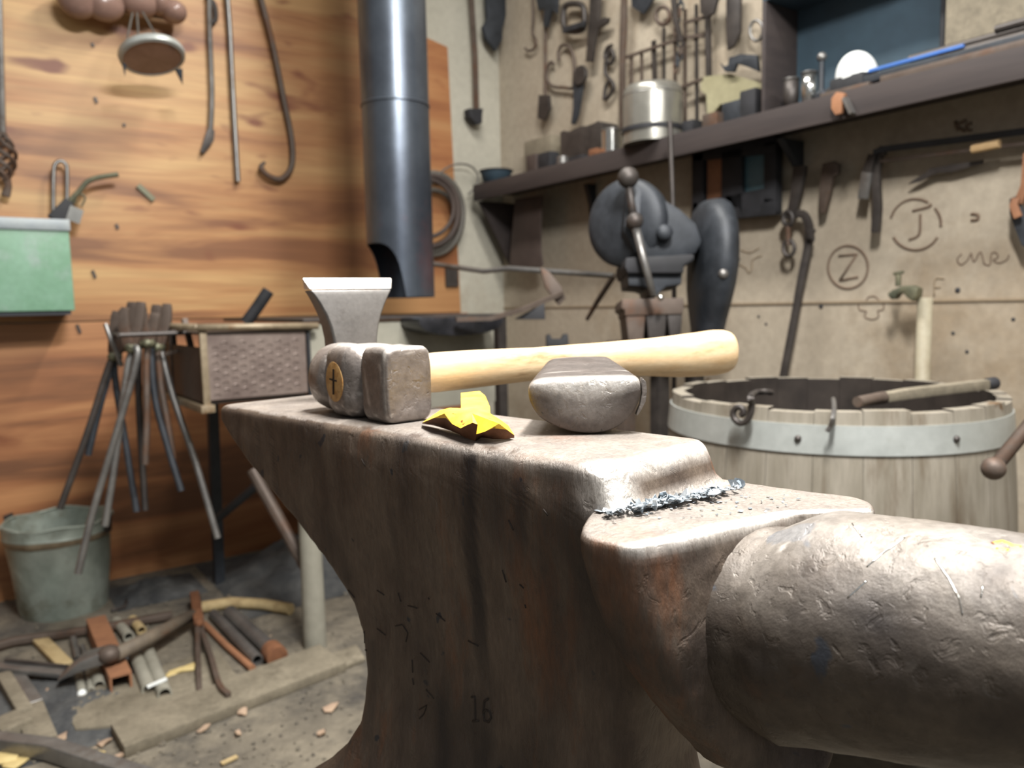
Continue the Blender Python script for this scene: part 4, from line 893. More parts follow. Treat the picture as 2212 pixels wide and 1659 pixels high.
for k, (x, y, m_, lb) in enumerate(((1800, 190, 'iron', 'rough iron lump left of the white bowl'), (1830, 180, 'steel', 'grey iron lump under the left edge of the white bowl'), (1778, 196, 'black', 'black iron lump right of the shiny cup'))):
    p = sh(x, 1.86); g = MB(); g.ball(p+Z*.018, .022, 10, (1.1, 1.2, .8)); tag(g.build('iron_lump', M[m_], angle=20), lb, 'iron lump')
g = MB(); a = [onx(x, y, 1.79) for x, y in ((1812, 200), (1830, 202), (1826, 220), (1822, 246), (1810, 250), (1801, 236), (1801, 214))]; g.prism(a, (-.012, 0, 0))
t = thing('orange_clamp', 'orange rusted curved clamp hooked over the shelf rail', 'clamp', a[0]); g.build('jaw', M['orange'], t, bevel=.002)
g = MB(); g.bar([onx(1826, 212, 1.785), onx(1842, 246, 1.785)], .02, .008); g.build('screw', M['steel'], t)

# ------------------------------------------------------------------ tools hung above the shelf
def flat(name, label, cat, poly, m, off=.03, th=.012, bev=.002, par=None):
    g = MB(); g.prism(Rp(*poly, off=off), (-th, 0, 0)); o = g.build(name, m, par, bevel=bev)
    return o if par else tag(o, label, cat)
t = thing('iron_spatula', 'thin iron rod with a small paddle end, leftmost on the right wall', 'spatula', onR(1178, 120))
g = MB(); g.tube(smoothline(Rp((1192, 8), (1182, 24), (1178, 60), (1178, 210)), 4), .006, 8); g.build('shaft', M['iron2'], t)
flat('paddle', '', '', ((1168, 206), (1190, 206), (1192, 236), (1180, 262), (1166, 256)), M['iron'], par=t)
tline('hooked_rod', 'short hooked rod at the top of the right wall beside the corner', 'rod', Rp((1150, -20), (1152, 40), (1150, 70), (1158, 88), (1154, 104), (1142, 110), (1134, 104)), .005, M['iron2'])
flat('pliers', 'dark pliers with spread jaws high up near the corner', 'pliers', ((1160, -10), (1210, -10), (1206, 30), (1196, 22), (1186, 60), (1178, 58), (1180, 20), (1168, 24)), M['black'])
t = thing('square_buckle', 'square dark iron buckle with a pale round hole at the top of the right wall', 'buckle', onR(1240, 40))
g = MB(); g.tube([onR(1240+23*math.copysign(abs(cos(a*pi/12))**.6, cos(a*pi/12)), 38+30*math.copysign(abs(sin(a*pi/12))**.6, sin(a*pi/12)), .035) for a in range(24)], .011, 8, closed=True); g.build('frame', M['iron'], t, smooth=True)
g = MB(); g.bar(Rp((1218, 66), (1262, 52), off=.05), .02, .014, up=(1, 0, 0)); g.build('crossbar', M['soot'], t, bevel=.002)
flat('branched_bar', 'flat iron bar with a short side branch hanging right of the buckle', 'bar', ((1280, -20), (1302, -20), (1298, 46), (1310, 38), (1320, 40), (1316, 52), (1296, 62), (1288, 100), (1284, 134), (1270, 134), (1276, 60)), M['iron'])
tline('heart_hook', 'thin iron rod bent into an open heart on the right wall', 'hook', Rp((1196, 140), (1190, 134), (1183, 148), (1181, 168), (1188, 182), (1200, 188), (1218, 189), (1237, 190), (1240, 170), (1240, 130), (1233, 106), (1221, 97), (1211, 101), (1206, 115), (1208, 130)), .006, M['iron2'])
t = thing('round_ended_spanner', 'dark iron spanner with a round flat head below the heart hook', 'spanner', onR(1252, 200))
g = MB(); g.lathe([(.001, -.008), (.033, -.008), (.036, 0), (.033, .008), (.001, .008)], onR(1254, 163, .045), (-1, 0, 0), 24); g.build('head', M['iron'], t)
flat('tapered_shank', '', '', ((1243, 176), (1264, 176), (1258, 215), (1252, 250), (1244, 270), (1238, 268), (1243, 235)), M['black'], par=t)
tline('double_loop_shackle', 'twisted double loop shackle hanging in the middle above the shelf', 'shackle', Rp((1322, 98), (1312, 104), (1307, 122), (1318, 138), (1326, 122), (1320, 108), (1310, 130), (1308, 158), (1318, 172), (1326, 186), (1318, 204), (1306, 214), (1308, 190), (1314, 176)), .007, M['iron'])
flat('long_flat_bar', 'long narrow iron bar hanging left of the iron grate', 'bar', ((1347, -20), (1356, -20), (1356, 60), (1352, 140), (1352, 300), (1342, 300), (1343, 100)), M['iron2'], off=.045, bev=.001)
t = thing('iron_grate', 'black iron grate of upright bars and cross rails behind the canister', 'grate', onR(1430, 180))
for k, (xa, xb, y0_, y1_, wd, mm) in enumerate(((1364, 1364, 118, 290, .008, 'iron2'), (1386, 1387, 108, 290, .008, 'iron2'), (1412, 1418, 88, 285, .016, 'iron'), (1434, 1434, 60, 280, .008, 'iron'), (1458, 1458, 60, 275, .008, 'iron2'), (1480, 1480, 20, 270, .008, 'iron2'), (1504, 1506, 10, 262, .008, 'iron'), (1528, 1533, -20, 250, .018, 'iron'))):
    g = MB(); g.bar(Rp((xa, y0_), (xb, y1_), off=.03), wd, .009, up=(1, 0, 0)); g.build('upright', M[mm], t)
for a, b in (((1352, 124), (1456, 88)), ((1456, 88), (1482, 78)), ((1460, 194), (1520, 170)), ((1482, 48), (1520, 38)), ((1484, 80), (1520, 76))):
    g = MB(); g.bar(Rp(a, b, off=.038), .009, .009, up=(1, 0, 0)); g.build('cross_rail', M['iron2'], t)
t = thing('hanging_chain', 'dark chain hanging down in front of the iron grate', 'chain', onR(1470, 60))
for k in range(13):
    cx, cy = 1466+5*sin(k*.9), -14+k*13.5; a0 = (k % 2)*.9
    g = MB(); g.tube([onR(cx+(5.5-3.2*(k % 2))*cos(a*pi/7), cy+10*sin(a*pi/7), .055+.004*(k % 2)) for a in range(14)], .0034, 5, closed=True); g.build('link', M['black' if k % 3 else 'iron2'], t, smooth=True)
flat('hanging_sheath', 'dark pointed sheath high up left of the chain', 'sheath', ((1366, -20), (1424, -20), (1408, 12), (1394, 32), (1370, 16)), M['black'])
g = MB(); g.tube([onR(1432+15*cos(a*pi/10), 34+19*sin(a*pi/10), .035) for a in range(20)], .007, 8, closed=True); tag(g.build('iron_ring', M['iron2'], smooth=True), 'brown iron ring hanging left of the chain', 'ring')
flat('draw_knife', 'broad pointed dark blade hanging between the grate and the cabinet', 'blade', ((1574, -20), (1604, -20), (1603, 70), (1590, 100), (1576, 110), (1574, 60)), M['iron'])
g = MB(); g.tube([onR(1634+14*cos(a*pi/10), 66+22*sin(a*pi/10), .035) for a in range(20)], .005, 8, closed=True); tag(g.build('wire_ring', M['steel'], smooth=True), 'thin grey ring hanging beside the cabinet edge', 'ring')
flat('hooked_iron', 'black angular hooked iron above the dull yellow board', 'hook', ((1560, 138), (1566, 146), (1578, 142), (1580, 126), (1606, 118), (1640, 120), (1644, 156), (1620, 146), (1596, 138), (1590, 156), (1572, 156)), M['black'], off=.05)
flat('iron_strap', 'narrow iron strap near the top left of the chain', 'strap', ((1452, -20), (1462, -20), (1466, 40), (1478, 90), (1470, 92), (1458, 44)), M['iron'], off=.07)
flat('iron_strap', 'broad iron strap hanging at the top beside the pointed blade', 'strap', ((1516, -20), (1560, -20), (1546, 30), (1530, 40), (1518, 30)), M['iron'], off=.06)
# painted marks and brands on the right wall
def mark(name, strokes, r=.0035, m='ink'):
    g = MB()
    for s_ in strokes: g.tube(smoothline(Rp(*s_, off=-.0118+.0005), 5) if len(s_) > 2 else Rp(*s_, off=-.0118+.0005), r, 6)
    g.build(name, M[m], wall_r, smooth=True)
def Rp(*p, off=.02): return [onR(x, y, off+.012 if off < 0 else off) for x, y in p]
circ = lambda cx, cy, rx, ry, a0=0, a1=360: [(cx+rx*cos(radians(a)), cy+ry*sin(radians(a))) for a in range(a0, a1+1, 15)]
mark('brand_letter_z_ring', [circ(1832, 577, 43, 46)], .0033)
mark('brand_letter_z', [((1812, 553), (1852, 549)), ((1852, 549), (1814, 606)), ((1814, 606), (1854, 598))], .0034)
mark('brand_letter_j_ring', [circ(1978, 485, 55, 55, 30, 150), circ(1978, 485, 55, 55, -40, 15), circ(1978, 485, 55, 55, 195, 300)], .0034)
mark('brand_letter_j', [((1972, 456), (2008, 446), (2010, 440)), ((1988, 462), (1987, 500), (1980, 512), (1964, 518))], .0036)
mark('brand_initials', [((2078, 548), (2068, 560), (2076, 572), (2090, 562), (2098, 546)), ((2098, 546), (2104, 566), (2118, 544), (2126, 570)), ((2126, 570), (2138, 572), (2142, 548), (2152, 546), (2156, 556), (2146, 562), (2160, 568), (2176, 560), (2180, 550))], .0016)
mark('brand_clover', [((1870, 672), (1856, 668), (1856, 652), (1870, 650), (1876, 642), (1890, 640), (1900, 650), (1908, 654), (1908, 668), (1896, 672), (1898, 684), (1884, 690), (1868, 684), (1872, 672))], .0016)
mark('brand_letters_kc', [((2064, 262), (2070, 282)), ((2088, 260), (2068, 272), (2086, 284)), ((2100, 266), (2090, 270), (2090, 280), (2100, 282))], .0042, 'ink')
mark('brand_small_mark', [((2098, 462), (2112, 464), (2112, 474), (2098, 476))], .004)
mark('faint_letter_e', [((2040, 602), (2020, 604), (2018, 640)), ((2018, 622), (2032, 620))], .002, 'ink2')
mark('scribble_letters', [((1598, 572), (1612, 580), (1618, 590), (1624, 582), (1626, 562), (1646, 552)), ((1600, 540), (1620, 546), (1640, 536))], .0022, 'ink2')
for k, (x, y) in enumerate(((2070, 627), (1775, 662), (1758, 520), (1640, 684), (1656, 700), (2190, 690), (1598, 560), (2060, 720), (2090, 760))):
    g = MB(); g.ball(onR(x, y, -.003), .008 if k < 2 else .006, 8); tag(g.build('bolt_hole', M['soot'], wall_r), None)

# ------------------------------------------------------------------ below the shelf
t = thing('wall_rack', 'black wall rack with two openings, orange and teal, under the shelf', 'rack', onR(1600, 390))
def rr(x0_, x1_, y0_, y1_, off, th, m, name, par=t):
    a = Rp((x0_, y0_), (x1_, y0_-.21*(x1_-x0_)), (x1_, y1_-.10*(x1_-x0_)), (x0_, y1_), off=off); g = MB(); g.prism(a, (-th, 0, 0)); return g.build(name, M[m], par, bevel=.001)
rr(1508, 1532, 335, 476, .02, .03, 'soot', 'frame_post'); rr(1572, 1616, 330, 470, .02, .03, 'soot', 'frame_post'); rr(1664, 1690, 312, 462, .02, .03, 'soot', 'frame_post')
rr(1510, 1688, 330, 350, .02, .03, 'soot', 'frame_rail'); rr(1510, 1688, 440, 482, .02, .03, 'soot', 'frame_rail')
rr(1530, 1576, 340, 442, .03, .006, 'orange', 'orange_panel'); rr(1612, 1668, 330, 440, .03, .006, 'tealp', 'teal_panel'); rr(1614, 1668, 418, 446, .038, .006, 'straw', 'yellow_sheet')
flat('dark_scraper', 'short dark scraper blade hanging right of the wall rack', 'scraper', ((1718, 362), (1746, 358), (1744, 376), (1728, 440), (1718, 472), (1702, 474), (1712, 420)), M['iron'], off=.04)
t = thing('ring_spanner', 'old ring spanner hanging beside the long curved bar', 'spanner', onR(1704, 510))
g = MB(); g.tube([onR(1702+10*cos(a*pi/8), 472+15*sin(a*pi/8), .05) for a in range(16)], .007, 8, closed=True); g.build('ring', M['iron'], t, smooth=True)
g = MB(); g.tube(Rp((1702, 488), (1704, 530), off=.05), .007, 8); g.build('shank', M['iron2'], t)
g = MB(); g.tube([onR(1704+12*cos(a*pi/8), 536+17*sin(a*pi/8), .05) for a in range(16)], .006, 8, closed=True); g.build('ring', M['iron'], t, smooth=True)
g = MB(); g.bar(smoothline([onR(1716, 462, .04), onR(1736, 464, .04), onR(1748, 490, .04), onR(1746, 530, .04), onR(1732, 600, .05), onR(1716, 690, .06), onR(1692, 815, .08), onR(1660, 985, .11)], 5), .022, .012, up=(1, 0, 0))
tag(g.build('curved_crowbar', M['iron'], bevel=.002), 'long dark crowbar with a curved top leaning on the wall behind the barrel', 'crowbar')
flat('crowbar_nub', 'small dark nub of iron beside the crowbar bend', 'peg', ((1748, 492), (1764, 496), (1760, 506), (1762, 518), (1748, 516)), M['iron'], off=.05)
flat('rusty_chisel', 'reddish brown chisel hanging on the right wall', 'chisel', ((1782, 354), (1806, 348), (1818, 356), (1816, 376), (1804, 384), (1796, 420), (1786, 460), (1776, 462), (1774, 420), (1778, 380)), M['leather'] if 0 else M['iron2'], off=.03)
t = thing('bow_saw', 'long bow saw hanging level on the right wall under the shelf', 'saw', onR(2040, 320))
g = MB(); g.bar(Rp((1890, 330), (1912, 322), (2212, 284), (2330, 268), off=.05), .014, .016, up=(1, 0, 0)); g.build('top_bar', M['black'], t)
g = MB(); g.bar(Rp((1902, 348), (2212, 310), (2330, 296), off=.05), .008, .008, up=(1, 0, 0)); g.build('blade', M['iron2'], t)
g = MB(); g.bar(smoothline(Rp((1910, 324), (1896, 340), (1894, 400), (1896, 450), (1892, 502), off=.045), 4), [.026]*6+[.02]*11, .014, up=(1, 0, 0)); g.build('end_arm', M['iron'], t, bevel=.002)
g = MB(); g.tube(Rp((2100, 322), (2160, 310), off=.06), .010, 8); g.build('grip', M['palewood'], t)
t = thing('shiny_ended_chisel', 'chisel with a shiny worn blade hanging left of the bow saw arm', 'chisel', onR(1865, 400))
g = MB(); g.bar(Rp((1886, 334), (1874, 372), off=.055), [.022, .026], .014, up=(1, 0, 0)); g.build('tang', M['iron'], t, bevel=.002)
g = MB(); g.bar(Rp((1874, 370), (1864, 430), off=.055), [.026, .030], [.012, .006], up=(1, 0, 0)); g.build('blade', M['steel'], t, bevel=.002)
g = MB(); g.prism(Rp((1964, 398), (1984, 384), (2004, 372), (2012, 364), (2060, 356), (2126, 346), (2124, 354), (2090, 364), (2060, 372), (2030, 374), (2010, 382), (1990, 392), off=.02), (-.008, 0, 0))
tag(g.build('jagged_strip', M['iron'], bevel=.001), 'jagged dark strip below the bow saw', 'blade')  # thin jagged strip close to the wall
t = thing('orange_handled_shears', 'dark shears with orange handles cut off by the right edge of the photo', 'shears', onR(2200, 450))
g = MB(); g.bar(Rp((2222, 330), (2216, 400), (2200, 440), off=.05), .018, .012, up=(1, 0, 0)); g.build('handle', M['orange'], t, bevel=.002)
g = MB(); g.prism(Rp((2186, 430), (2200, 424), (2214, 452), (2230, 500), (2230, 540), (2212, 530), (2196, 490), (2186, 462), off=.04), (-.014, 0, 0)); g.build('blade', M['black'], t, bevel=.002)
g = MB(); g.bar(Rp((2196, 428), (2190, 444), (2200, 470), off=.07), .016, .01, up=(1, 0, 0)); g.build('grip', M['orange'], t, bevel=.002)
# tap and its stand pipe
P = onR(1976, 640, .10)
t = thing('water_tap', 'old brass garden tap on a cream stand pipe behind the barrel', 'tap', (P.x, P.y, 0))
g = MB(); g.tube([(P.x+.03, P.y-.01, 0), (P.x+.03, P.y-.01, P.z-.004)], .017, 16); g.build('stand_pipe', M['pipewhite'], t, smooth=True)
g = MB(); a = [onx(x, y, P.x+.02) for x, y in ((1934, 640), (1942, 626), (1958, 618), (1980, 616), (1996, 622), (1994, 640), (1984, 652), (1972, 644), (1962, 632), (1950, 636), (1944, 648))]; g.prism(a, (-.03, 0, 0)); g.build('tap_body', M['brass'], t, bevel=.006)
g = MB(); q = onx(1940, 618, P.x+.005); g.tube([q, q+Z*.028], .007, 10); g.bar([q+Z*.03+Vector((0, .012, 0)), q+Z*.034-Vector((0, .012, 0))], .01, .008); g.build('tap_key', M['brass'], t, bevel=.002)
g = MB(); g.tube([onx(1936, 632, P.x+.005), onx(1924, 640, P.x+.005)], .010, 10); g.build('spout', M['brass'], t)

# ------------------------------------------------------------------ black hand machine on its pedestal
MZ = 2.02
def mz(x, y, d=0): return PZ(x, y, MZ+d)
BASE = mz(1425, 800); t = thing('hand_machine', 'black cast iron hand machine with side wheel, round disc and ball topped lever', 'machine', (BASE.x, BASE.y, 0))
def pz_(poly, d0, th, m, name, bev=.006, par=t):
    g = MB(); g.prism([mz(x, y, d0) for x, y in poly], F*th); return g.build(name, M[m], par, bevel=bev)
dax = (-R0*.62-FH*.72+Z*.05).normalized()
g = MB(); g.lathe([(.001, -.045), (.098, -.045), (.112, -.034), (.117, -.01), (.116, .006), (.108, .016), (.085, .024), (.045, .030), (.001, .031)], mz(1352, 482, .02), dax, 48); g.build('face_disc', M['black'], t, angle=40)
pz_([(1352, 400), (1382, 400), (1430, 424), (1470, 448), (1506, 480), (1520, 520), (1506, 550), (1450, 558), (1400, 560), (1370, 545), (1345, 500)], -.04, .16, 'black', 'gear_case', .022)
g = MB(); c = mz(1537, 575, .04); nv = 48
secs, pts = [], []
for i in range(21):
    v = -1+2*i/20; yy = 578-138*(-v) if 0 else None
ys = [438, 442, 452, 470, 500, 540, 580, 620, 660, 690, 712, 760]
hw_ = [14, 28, 36, 40, 43, 44, 44, 42, 38, 35, 33, 31]; cx_ = [1537, 1537, 1537, 1537, 1538, 1538, 1537, 1534, 1531, 1529, 1528, 1528]
dp_ = [.02, .07, .10, .13, .155, .165, .165, .155, .13, .10, .08, .06]
g.sweep([mz(x, y, .07) for x, y in zip(cx_, ys)], [superell(d, h*MZ/FPX, 2.3, 32) for h, d in zip(hw_, dp_)], up=R0)
g.build('wheel_housing', M['black'], t, smooth=True)
g = MB(); g.lathe([(.001, -.018), (.010, -.018), (.013, 0), (.010, .012), (.001, .012)], mz(1562, 592, -.08), -F, 14); g.build('bolt', M['steel'], t, smooth=True)
g = MB(); g.lathe([(.022, 0), (.020, .028), (.012, .034), (.001, .034)], mz(1432, 506, -.04), -F, 20); g.build('oil_cap', M['black'], t, smooth=True)
pz_([(1352, 556), (1500, 548), (1500, 562), (1478, 574), (1478, 590), (1356, 590), (1350, 576)], -.06, .18, 'soot', 'bed_flange')
pz_([(1356, 592), (1474, 590), (1472, 614), (1440, 618), (1428, 628), (1420, 640), (1404, 640), (1400, 622), (1388, 618), (1358, 616)], -.04, .14, 'black', 'die_block', .003)
g = MB(); g.ball(mz(1357, 384, -.08), .0265, 24); g.build('lever_ball', M['iron'], t, smooth=True)
g = MB(); g.tube([mz(1357, 392, -.08), mz(1364, 440, -.075), mz(1370, 480, -.07)], [.009, .010, .012], 12); g.build('lever_arm', M['iron'], t, smooth=True)
g = MB(); g.lathe([(.001, -.02), (.020, -.02), (.022, .0), (.018, .022), (.001, .024)], mz(1371, 478, -.075), -F, 20); g.build('lever_hub', M['iron'], t, smooth=True)
g = MB(); g.tube([mz(1372, 486, -.08), mz(1390, 560, -.09), mz(1412, 640, -.09)], [.011, .010, .008], 12); g.build('lever_arm', M['steel'], t, smooth=True)
g = MB(); g.ball(mz(1427, 643, -.09), .008, 12); g.build('bright_stud', M['bright'], t, smooth=True)
for x0_, x1_, m_ in ((1352, 1394, 'iron2'), (1396, 1440, 'iron'), (1442, 1474, 'iron')):
    pz_([(x0_, 650), (x1_, 648), (x1_, 684), (x1_-4, 735), (x0_+6, 738), (x0_, 684)], -.03, .12, m_, 'die_stack', .003)
pz_([(1344, 646), (1476, 643), (1478, 652), (1476, 678), (1350, 682), (1350, 670), (1342, 666)], -.035, .13, 'iron2', 'die_clamp', .003)
q = mz(1425, 737, .04); g = MB(); g.box((q.x, q.y, q.z-.012), (.26, .20, .024), (R0, FH, Z)); g.build('pedestal_top', M['iron2'], t, bevel=.003)
for sx in (-.085, .0, .09):
    a = Vector((q.x, q.y, 0))+R0*sx; g = MB(); g.bar([a+R0*sx*.3, Vector((a.x, a.y, q.z-.02))], .034, .04); g.build('pedestal_leg', M['iron2' if sx < 0 else 'iron'], t, bevel=.002)
g = MB(); a = Vector((q.x, q.y, .012)); g.box(a, (.34, .26, .024), (R0, FH, Z)); g.build('foot_plate', M['iron2'], t)

# ------------------------------------------------------------------ quench barrel
BC = Vector((1.42, .885, 0)); BR = .305; BH = .70
t = thing('quench_barrel', 'weathered wooden half barrel with a wide pale zinc hoop, open at the top', 'barrel', BC)
def brad(z): u = (z-.34)/.40; return .330-.026*u*u
NS = 26
for k in range(NS):
    a0, a1 = 2*pi*k/NS+.0012, 2*pi*(k+1)/NS-.0012; vs = []; zs_ = [0.2+ (BH-.2+.003*sin(k*2.1))*i/10 for i in range(11)]
    for z in zs_:
        for a in [a0+(a1-a0)*j/4 for j in range(5)]:
            vs.append(BC+Vector((cos(a), sin(a), 0))*brad(z)+Z*z)
        for a in [a1+(a0-a1)*j/4 for j in range(5)]:
            vs.append(BC+Vector((cos(a), sin(a), 0))*(brad(z)-.024)+Z*z)
    fs = [(i*10+j, i*10+(j+1) % 10, (i+1)*10+(j+1) % 10, (i+1)*10+j) for i in range(10) for j in range(10)]
    fs += [tuple(reversed(range(10))), tuple(range(100, 110))]
    g = MB(); g.add(vs, fs); g.mi = [1 if (f < 100 and f % 10 in (4, 5, 6, 7, 8, 9)) else 0 for f in range(len(fs))]; g.build('stave', [M['stave'], M['darkwood']], t, angle=50)  # inner faces take a darker wood
for za, zb2 in ((.630, .678), (.23, .27), (.36, .395)):
    g = MB(); g.lathe([(brad(za)-.001, za), (brad(za)+.003, za), (brad(zb2)+.003, zb2), (brad(zb2)-.001, zb2)], BC, Z, 96, closed=True); g.build('hoop', M['hoop'], t, angle=40)
for a in (3.55, 4.35):
    g = MB(); g.ball(BC+Vector((cos(a), sin(a), 0))*(brad(.65)+.003)+Z*.654, .006, 10); g.build('rivet', M['iron'], t, smooth=True)
g = MB(); g.lathe([(.001, .5), (.285, .5), (.285, .51), (.001, .51)], BC, Z, 64); g.build('water', M['water'], t)
g = MB(); g.lathe([(.001, .215), (.27, .215), (.27, .235), (.001, .235)], BC, Z, 48); g.build('barrel_head', M['darkwood'], t)
for k, (dx, dz_) in enumerate(((-.25, .02), (.24, -.02), (0, .25))):
    q = BC+R0*dx+FH*dz_; g = MB(); g.box((q.x, q.y, .10), (.10, .14, .1996), (R0, FH, Z)); tag(g.build('support_block', M['oldwood'], bevel=.005), ('timber block under the left side of the quench barrel', 'timber block under the right side of the quench barrel', 'timber block under the back of the quench barrel')[k], 'block')
t2 = thing('scroll_s_hook', 'small iron S hook with a scroll end hung over the near rim of the barrel', 'hook', onz(1620, 880, .70))
q = BC+Vector((-.86, -.46, 0)).normalized()*0
def Bp(px, py): # point on the outer barrel surface
    d = ray(px, py); o = CAM-BC; rr_ = .338; a = d.x**2+d.y**2; b = 2*(o.x*d.x+o.y*d.y); c = o.x**2+o.y**2-rr_**2; D = b*b-4*a*c
    return CAM+d*((-b-sqrt(D))/(2*a)) if D > 0 else None
pts = [Bp(x, y) for x, y in ((1622, 856), (1624, 872), (1622, 892), (1612, 910), (1598, 914), (1586, 904), (1584, 890), (1592, 880), (1603, 882), (1606, 892), (1600, 897))]
top_ = [onz(1666, 848, .712), onz(1652, 846, .716), onz(1634, 848, .713)]
g = MB(); g.tube(smoothline(top_+pts, 5), .0055, 8); g.build('s_curve', M['iron'], t2, angle=60)
g = MB(); g.tube(smoothline([onz(1800, 862, .705), onz(1802, 878, .705), Bp(1800, 900), Bp(1794, 920), Bp(1786, 932)], 4), .004, 8)
tag(g.build('wire_hook', M['steel']), 'thin bright wire hook over the middle of the barrel rim', 'hook')
t2 = thing('barrel_tool', 'rod with a charred dark tip and mottled pale shaft lying across the barrel rim', 'rod', onz(2000, 845, .72))
A_, B_, C_ = onz(1852, 868, .715), onz(1960, 850, .716), onz(2130, 830, .724)
g = MB(); g.tube([A_, A_.lerp(B_, .5)], [.009, .011], 12); g.build('charred_tip', M['iron2'], t2)
g = MB(); g.bar([A_.lerp(B_, .5), B_, C_], [.02, .024, .02], [.016, .018, .018]); g.build('shaft', M['oldwood'], t2, bevel=.003)
g = MB(); g.tube([C_, C_+(C_-B_).normalized()*.022], [.011, .012], 14); g.build('knob', M['soot'], t2, bevel=.003)
# ball ended lever reaching in from the right
a = PZ(2146, 1012, 1.04); b = PZ(2330, 790, 1.14); dr = (b-a).normalized(); b = a+dr*((XW-a.x)/dr.x if dr.x > 0 else .6)
t2 = thing('ball_ended_lever', 'slanting iron lever with a ball end at the right edge beside the barrel', 'lever', a)
g = MB(); g.ball(a, .0155, 20); g.build('ball_end', M['iron2'], t2, smooth=True)
g = MB(); g.tube([a+dr*.012, b], .0095, 12); g.build('lever_rod', M['iron2'], t2, smooth=True)

# ------------------------------------------------------------------ bucket
q0, q1 = onz(48, 1338), onz(205, 1330); q = onz(128, 1335); bc = onz(132, 1343)+FH*.112-R0*.052; bc.z = 0
t = thing('zinc_bucket', 'battered galvanised bucket with bent rim standing on the floor by the plywood', 'bucket', bc)
rb = .116; rt = .144; bh = .275
pr_o = [(rb, 0), (rb+.002, .01), (rb+(rt-rb)*.5, bh*.5), (rt-.004, bh*.86), (rt, bh*.88), (rt-.002, bh*.90), (rt+.002, bh)]
g = MB(); g.lathe(pr_o+[(rt-.003, bh), (rt-.008, bh*.88), (rb-.004, .012), (.001, .012)], bc, Z, 56)
def dent(o):
    for v in o.data.vertices:
        n = noise.fractal(v.co*9, 1, 2, 2); r = sqrt(v.co.x**2+v.co.y**2)
        if r > .1: v.co.x *= 1+.05*n; v.co.y *= 1+.05*n; v.co.z *= 1+.02*noise.noise(v.co*8)
g.build('bucket_wall', M['galv'], t, mod=dent, angle=45)
g = MB(); g.tube([bc+Vector((cos(a*pi/20)*(rt+.001), sin(a*pi/20)*(rt+.001), bh+.004*sin(a*.9))) for a in range(40)], .0045, 8, closed=True); g.build('rolled_rim', M['galv'], t, smooth=True)
g = MB(); g.lathe([(rb+(rt-rb)*.80, bh*.80), (rt-.0005, bh*.815), (rt+.0012, bh*.87), (rt-.0005, bh*.872)], bc, Z, 56, closed=True); g.build('rust_band', M['rim'], t, mod=dent, angle=45)
for s_ in (-1, 1):
    e = bc+R0*s_*(rt+.002)+Z*(bh-.012); g = MB(); g.prism([e+Z*.03-FH*.02, e+Z*.03+FH*.02, e-Z*.03+FH*.014, e-Z*.03-FH*.014], R0*s_*.006); g.build('bail_ear', M['iron'], t, bevel=.002)

# ------------------------------------------------------------------ scrap on the floor
def fbar(name, label, cat, pts, r, m, z=0, sq=False, w_=None, group=None, n=10, hollow=False):
    P = [onz(x, y, z+r) for x, y in pts]; g = MB()
    if sq: g.bar(P, w_ or r*2, r*2, up=(0, 0, 1))
    else: g.tube(P, r, n)
    return tag(g.build(name, M[m], bevel=.002 if sq else 0, angle=60), label, cat, group)
def pipe_piece(label, a, b, r, m, z=0, group='pipe offcuts on the floor', mt='pipe_offcut'):
    A, B = onz(*a, z+r), onz(*b, z+r); g = MB(); L_ = (B-A).length
    g.lathe([(r, 0), (r, L_), (r*.75, L_), (r*.75, 0)], A, B-A, 18, closed=True); return tag(g.build(mt, M[m], angle=40), label, 'pipe', group)
pipe_piece('thick grey pipe with a rusty collar, rightmost on the floor', (497, 1324), (590, 1408), .021, 'steel')
A = onz(585, 1404, .023); B = onz(600, 1420, .023); g = MB(); g.tube([A, B], .027, 18); tag(g.build('pipe_collar', M['rust'], bevel=.003), 'rusty collar on the end of the thick floor pipe', 'collar')
pipe_piece('grey brown pipe left of the thick pipe with the collar', (462, 1327), (556, 1426), .015, 'steel')
fbar('orange_rod', 'thin orange brown rod lying left of the two floor pipes', 'rod', ((442, 1348), (490, 1396), (545, 1444)), .009, 'orange')
fbar('broom_stick', 'pale dry stick lying behind the floor pipes, pointing at the forge leg', 'stick', ((436, 1312), (500, 1302), (570, 1306), (628, 1316)), .017, 'stick')
t = thing('mattock', 'old mattock with a grey iron blade and dark wooden shaft lying on the scrap', 'mattock', onz(300, 1400))
g = MB(); g.tube([onz(250, 1414, .075), onz(330, 1374, .060), onz(416, 1328, .045)], [.017, .018, .016], 14); g.build('shaft', M['shaft'], t, smooth=True)
g = MB(); g.ball(onz(236, 1413, .078), .024, 16, (1.1, 1.1, .9)); g.build('eye', M['iron2'], t, smooth=True)
A, B = onz(236, 1412, .075), onz(130, 1462, .035); g = MB(); g.bar([A, A.lerp(B, .5)+Z*.012, B], [.045, .065, .05], [.03, .022, .004]); g.build('blade', M['steel'], t, bevel=.002)
fbar('flat_bar', 'long grey flat bar running in from the left edge to the mattock blade', 'bar', ((-60, 1434), (148, 1456)), .006, 'steel', .02, True, .03)
fbar('thin_rod', 'thin rod parallel to the long grey flat bar at the left edge', 'rod', ((12, 1426), (146, 1440)), .005, 'iron', .03)
fbar('angle_bar', 'long dark iron bar lying in front of the bucket', 'bar', ((-40, 1404), (30, 1384), (220, 1356), (372, 1328)), .009, 'iron2', .01, True, .022)
fbar('thin_rod', 'short dark rod behind the mattock shaft', 'rod', ((240, 1320), (268, 1312), (276, 1294)), .006, 'iron')
A, B = onz(208, 1350, .025), onz(262, 1478, .025); ux = (B-A).normalized(); vx = ux.cross(Z); g = MB(); s_ = .0235; i_ = .0185
ring = lambda c, q: [c+vx*q+Z*q, c-vx*q+Z*q, c-vx*q-Z*q, c+vx*q-Z*q]
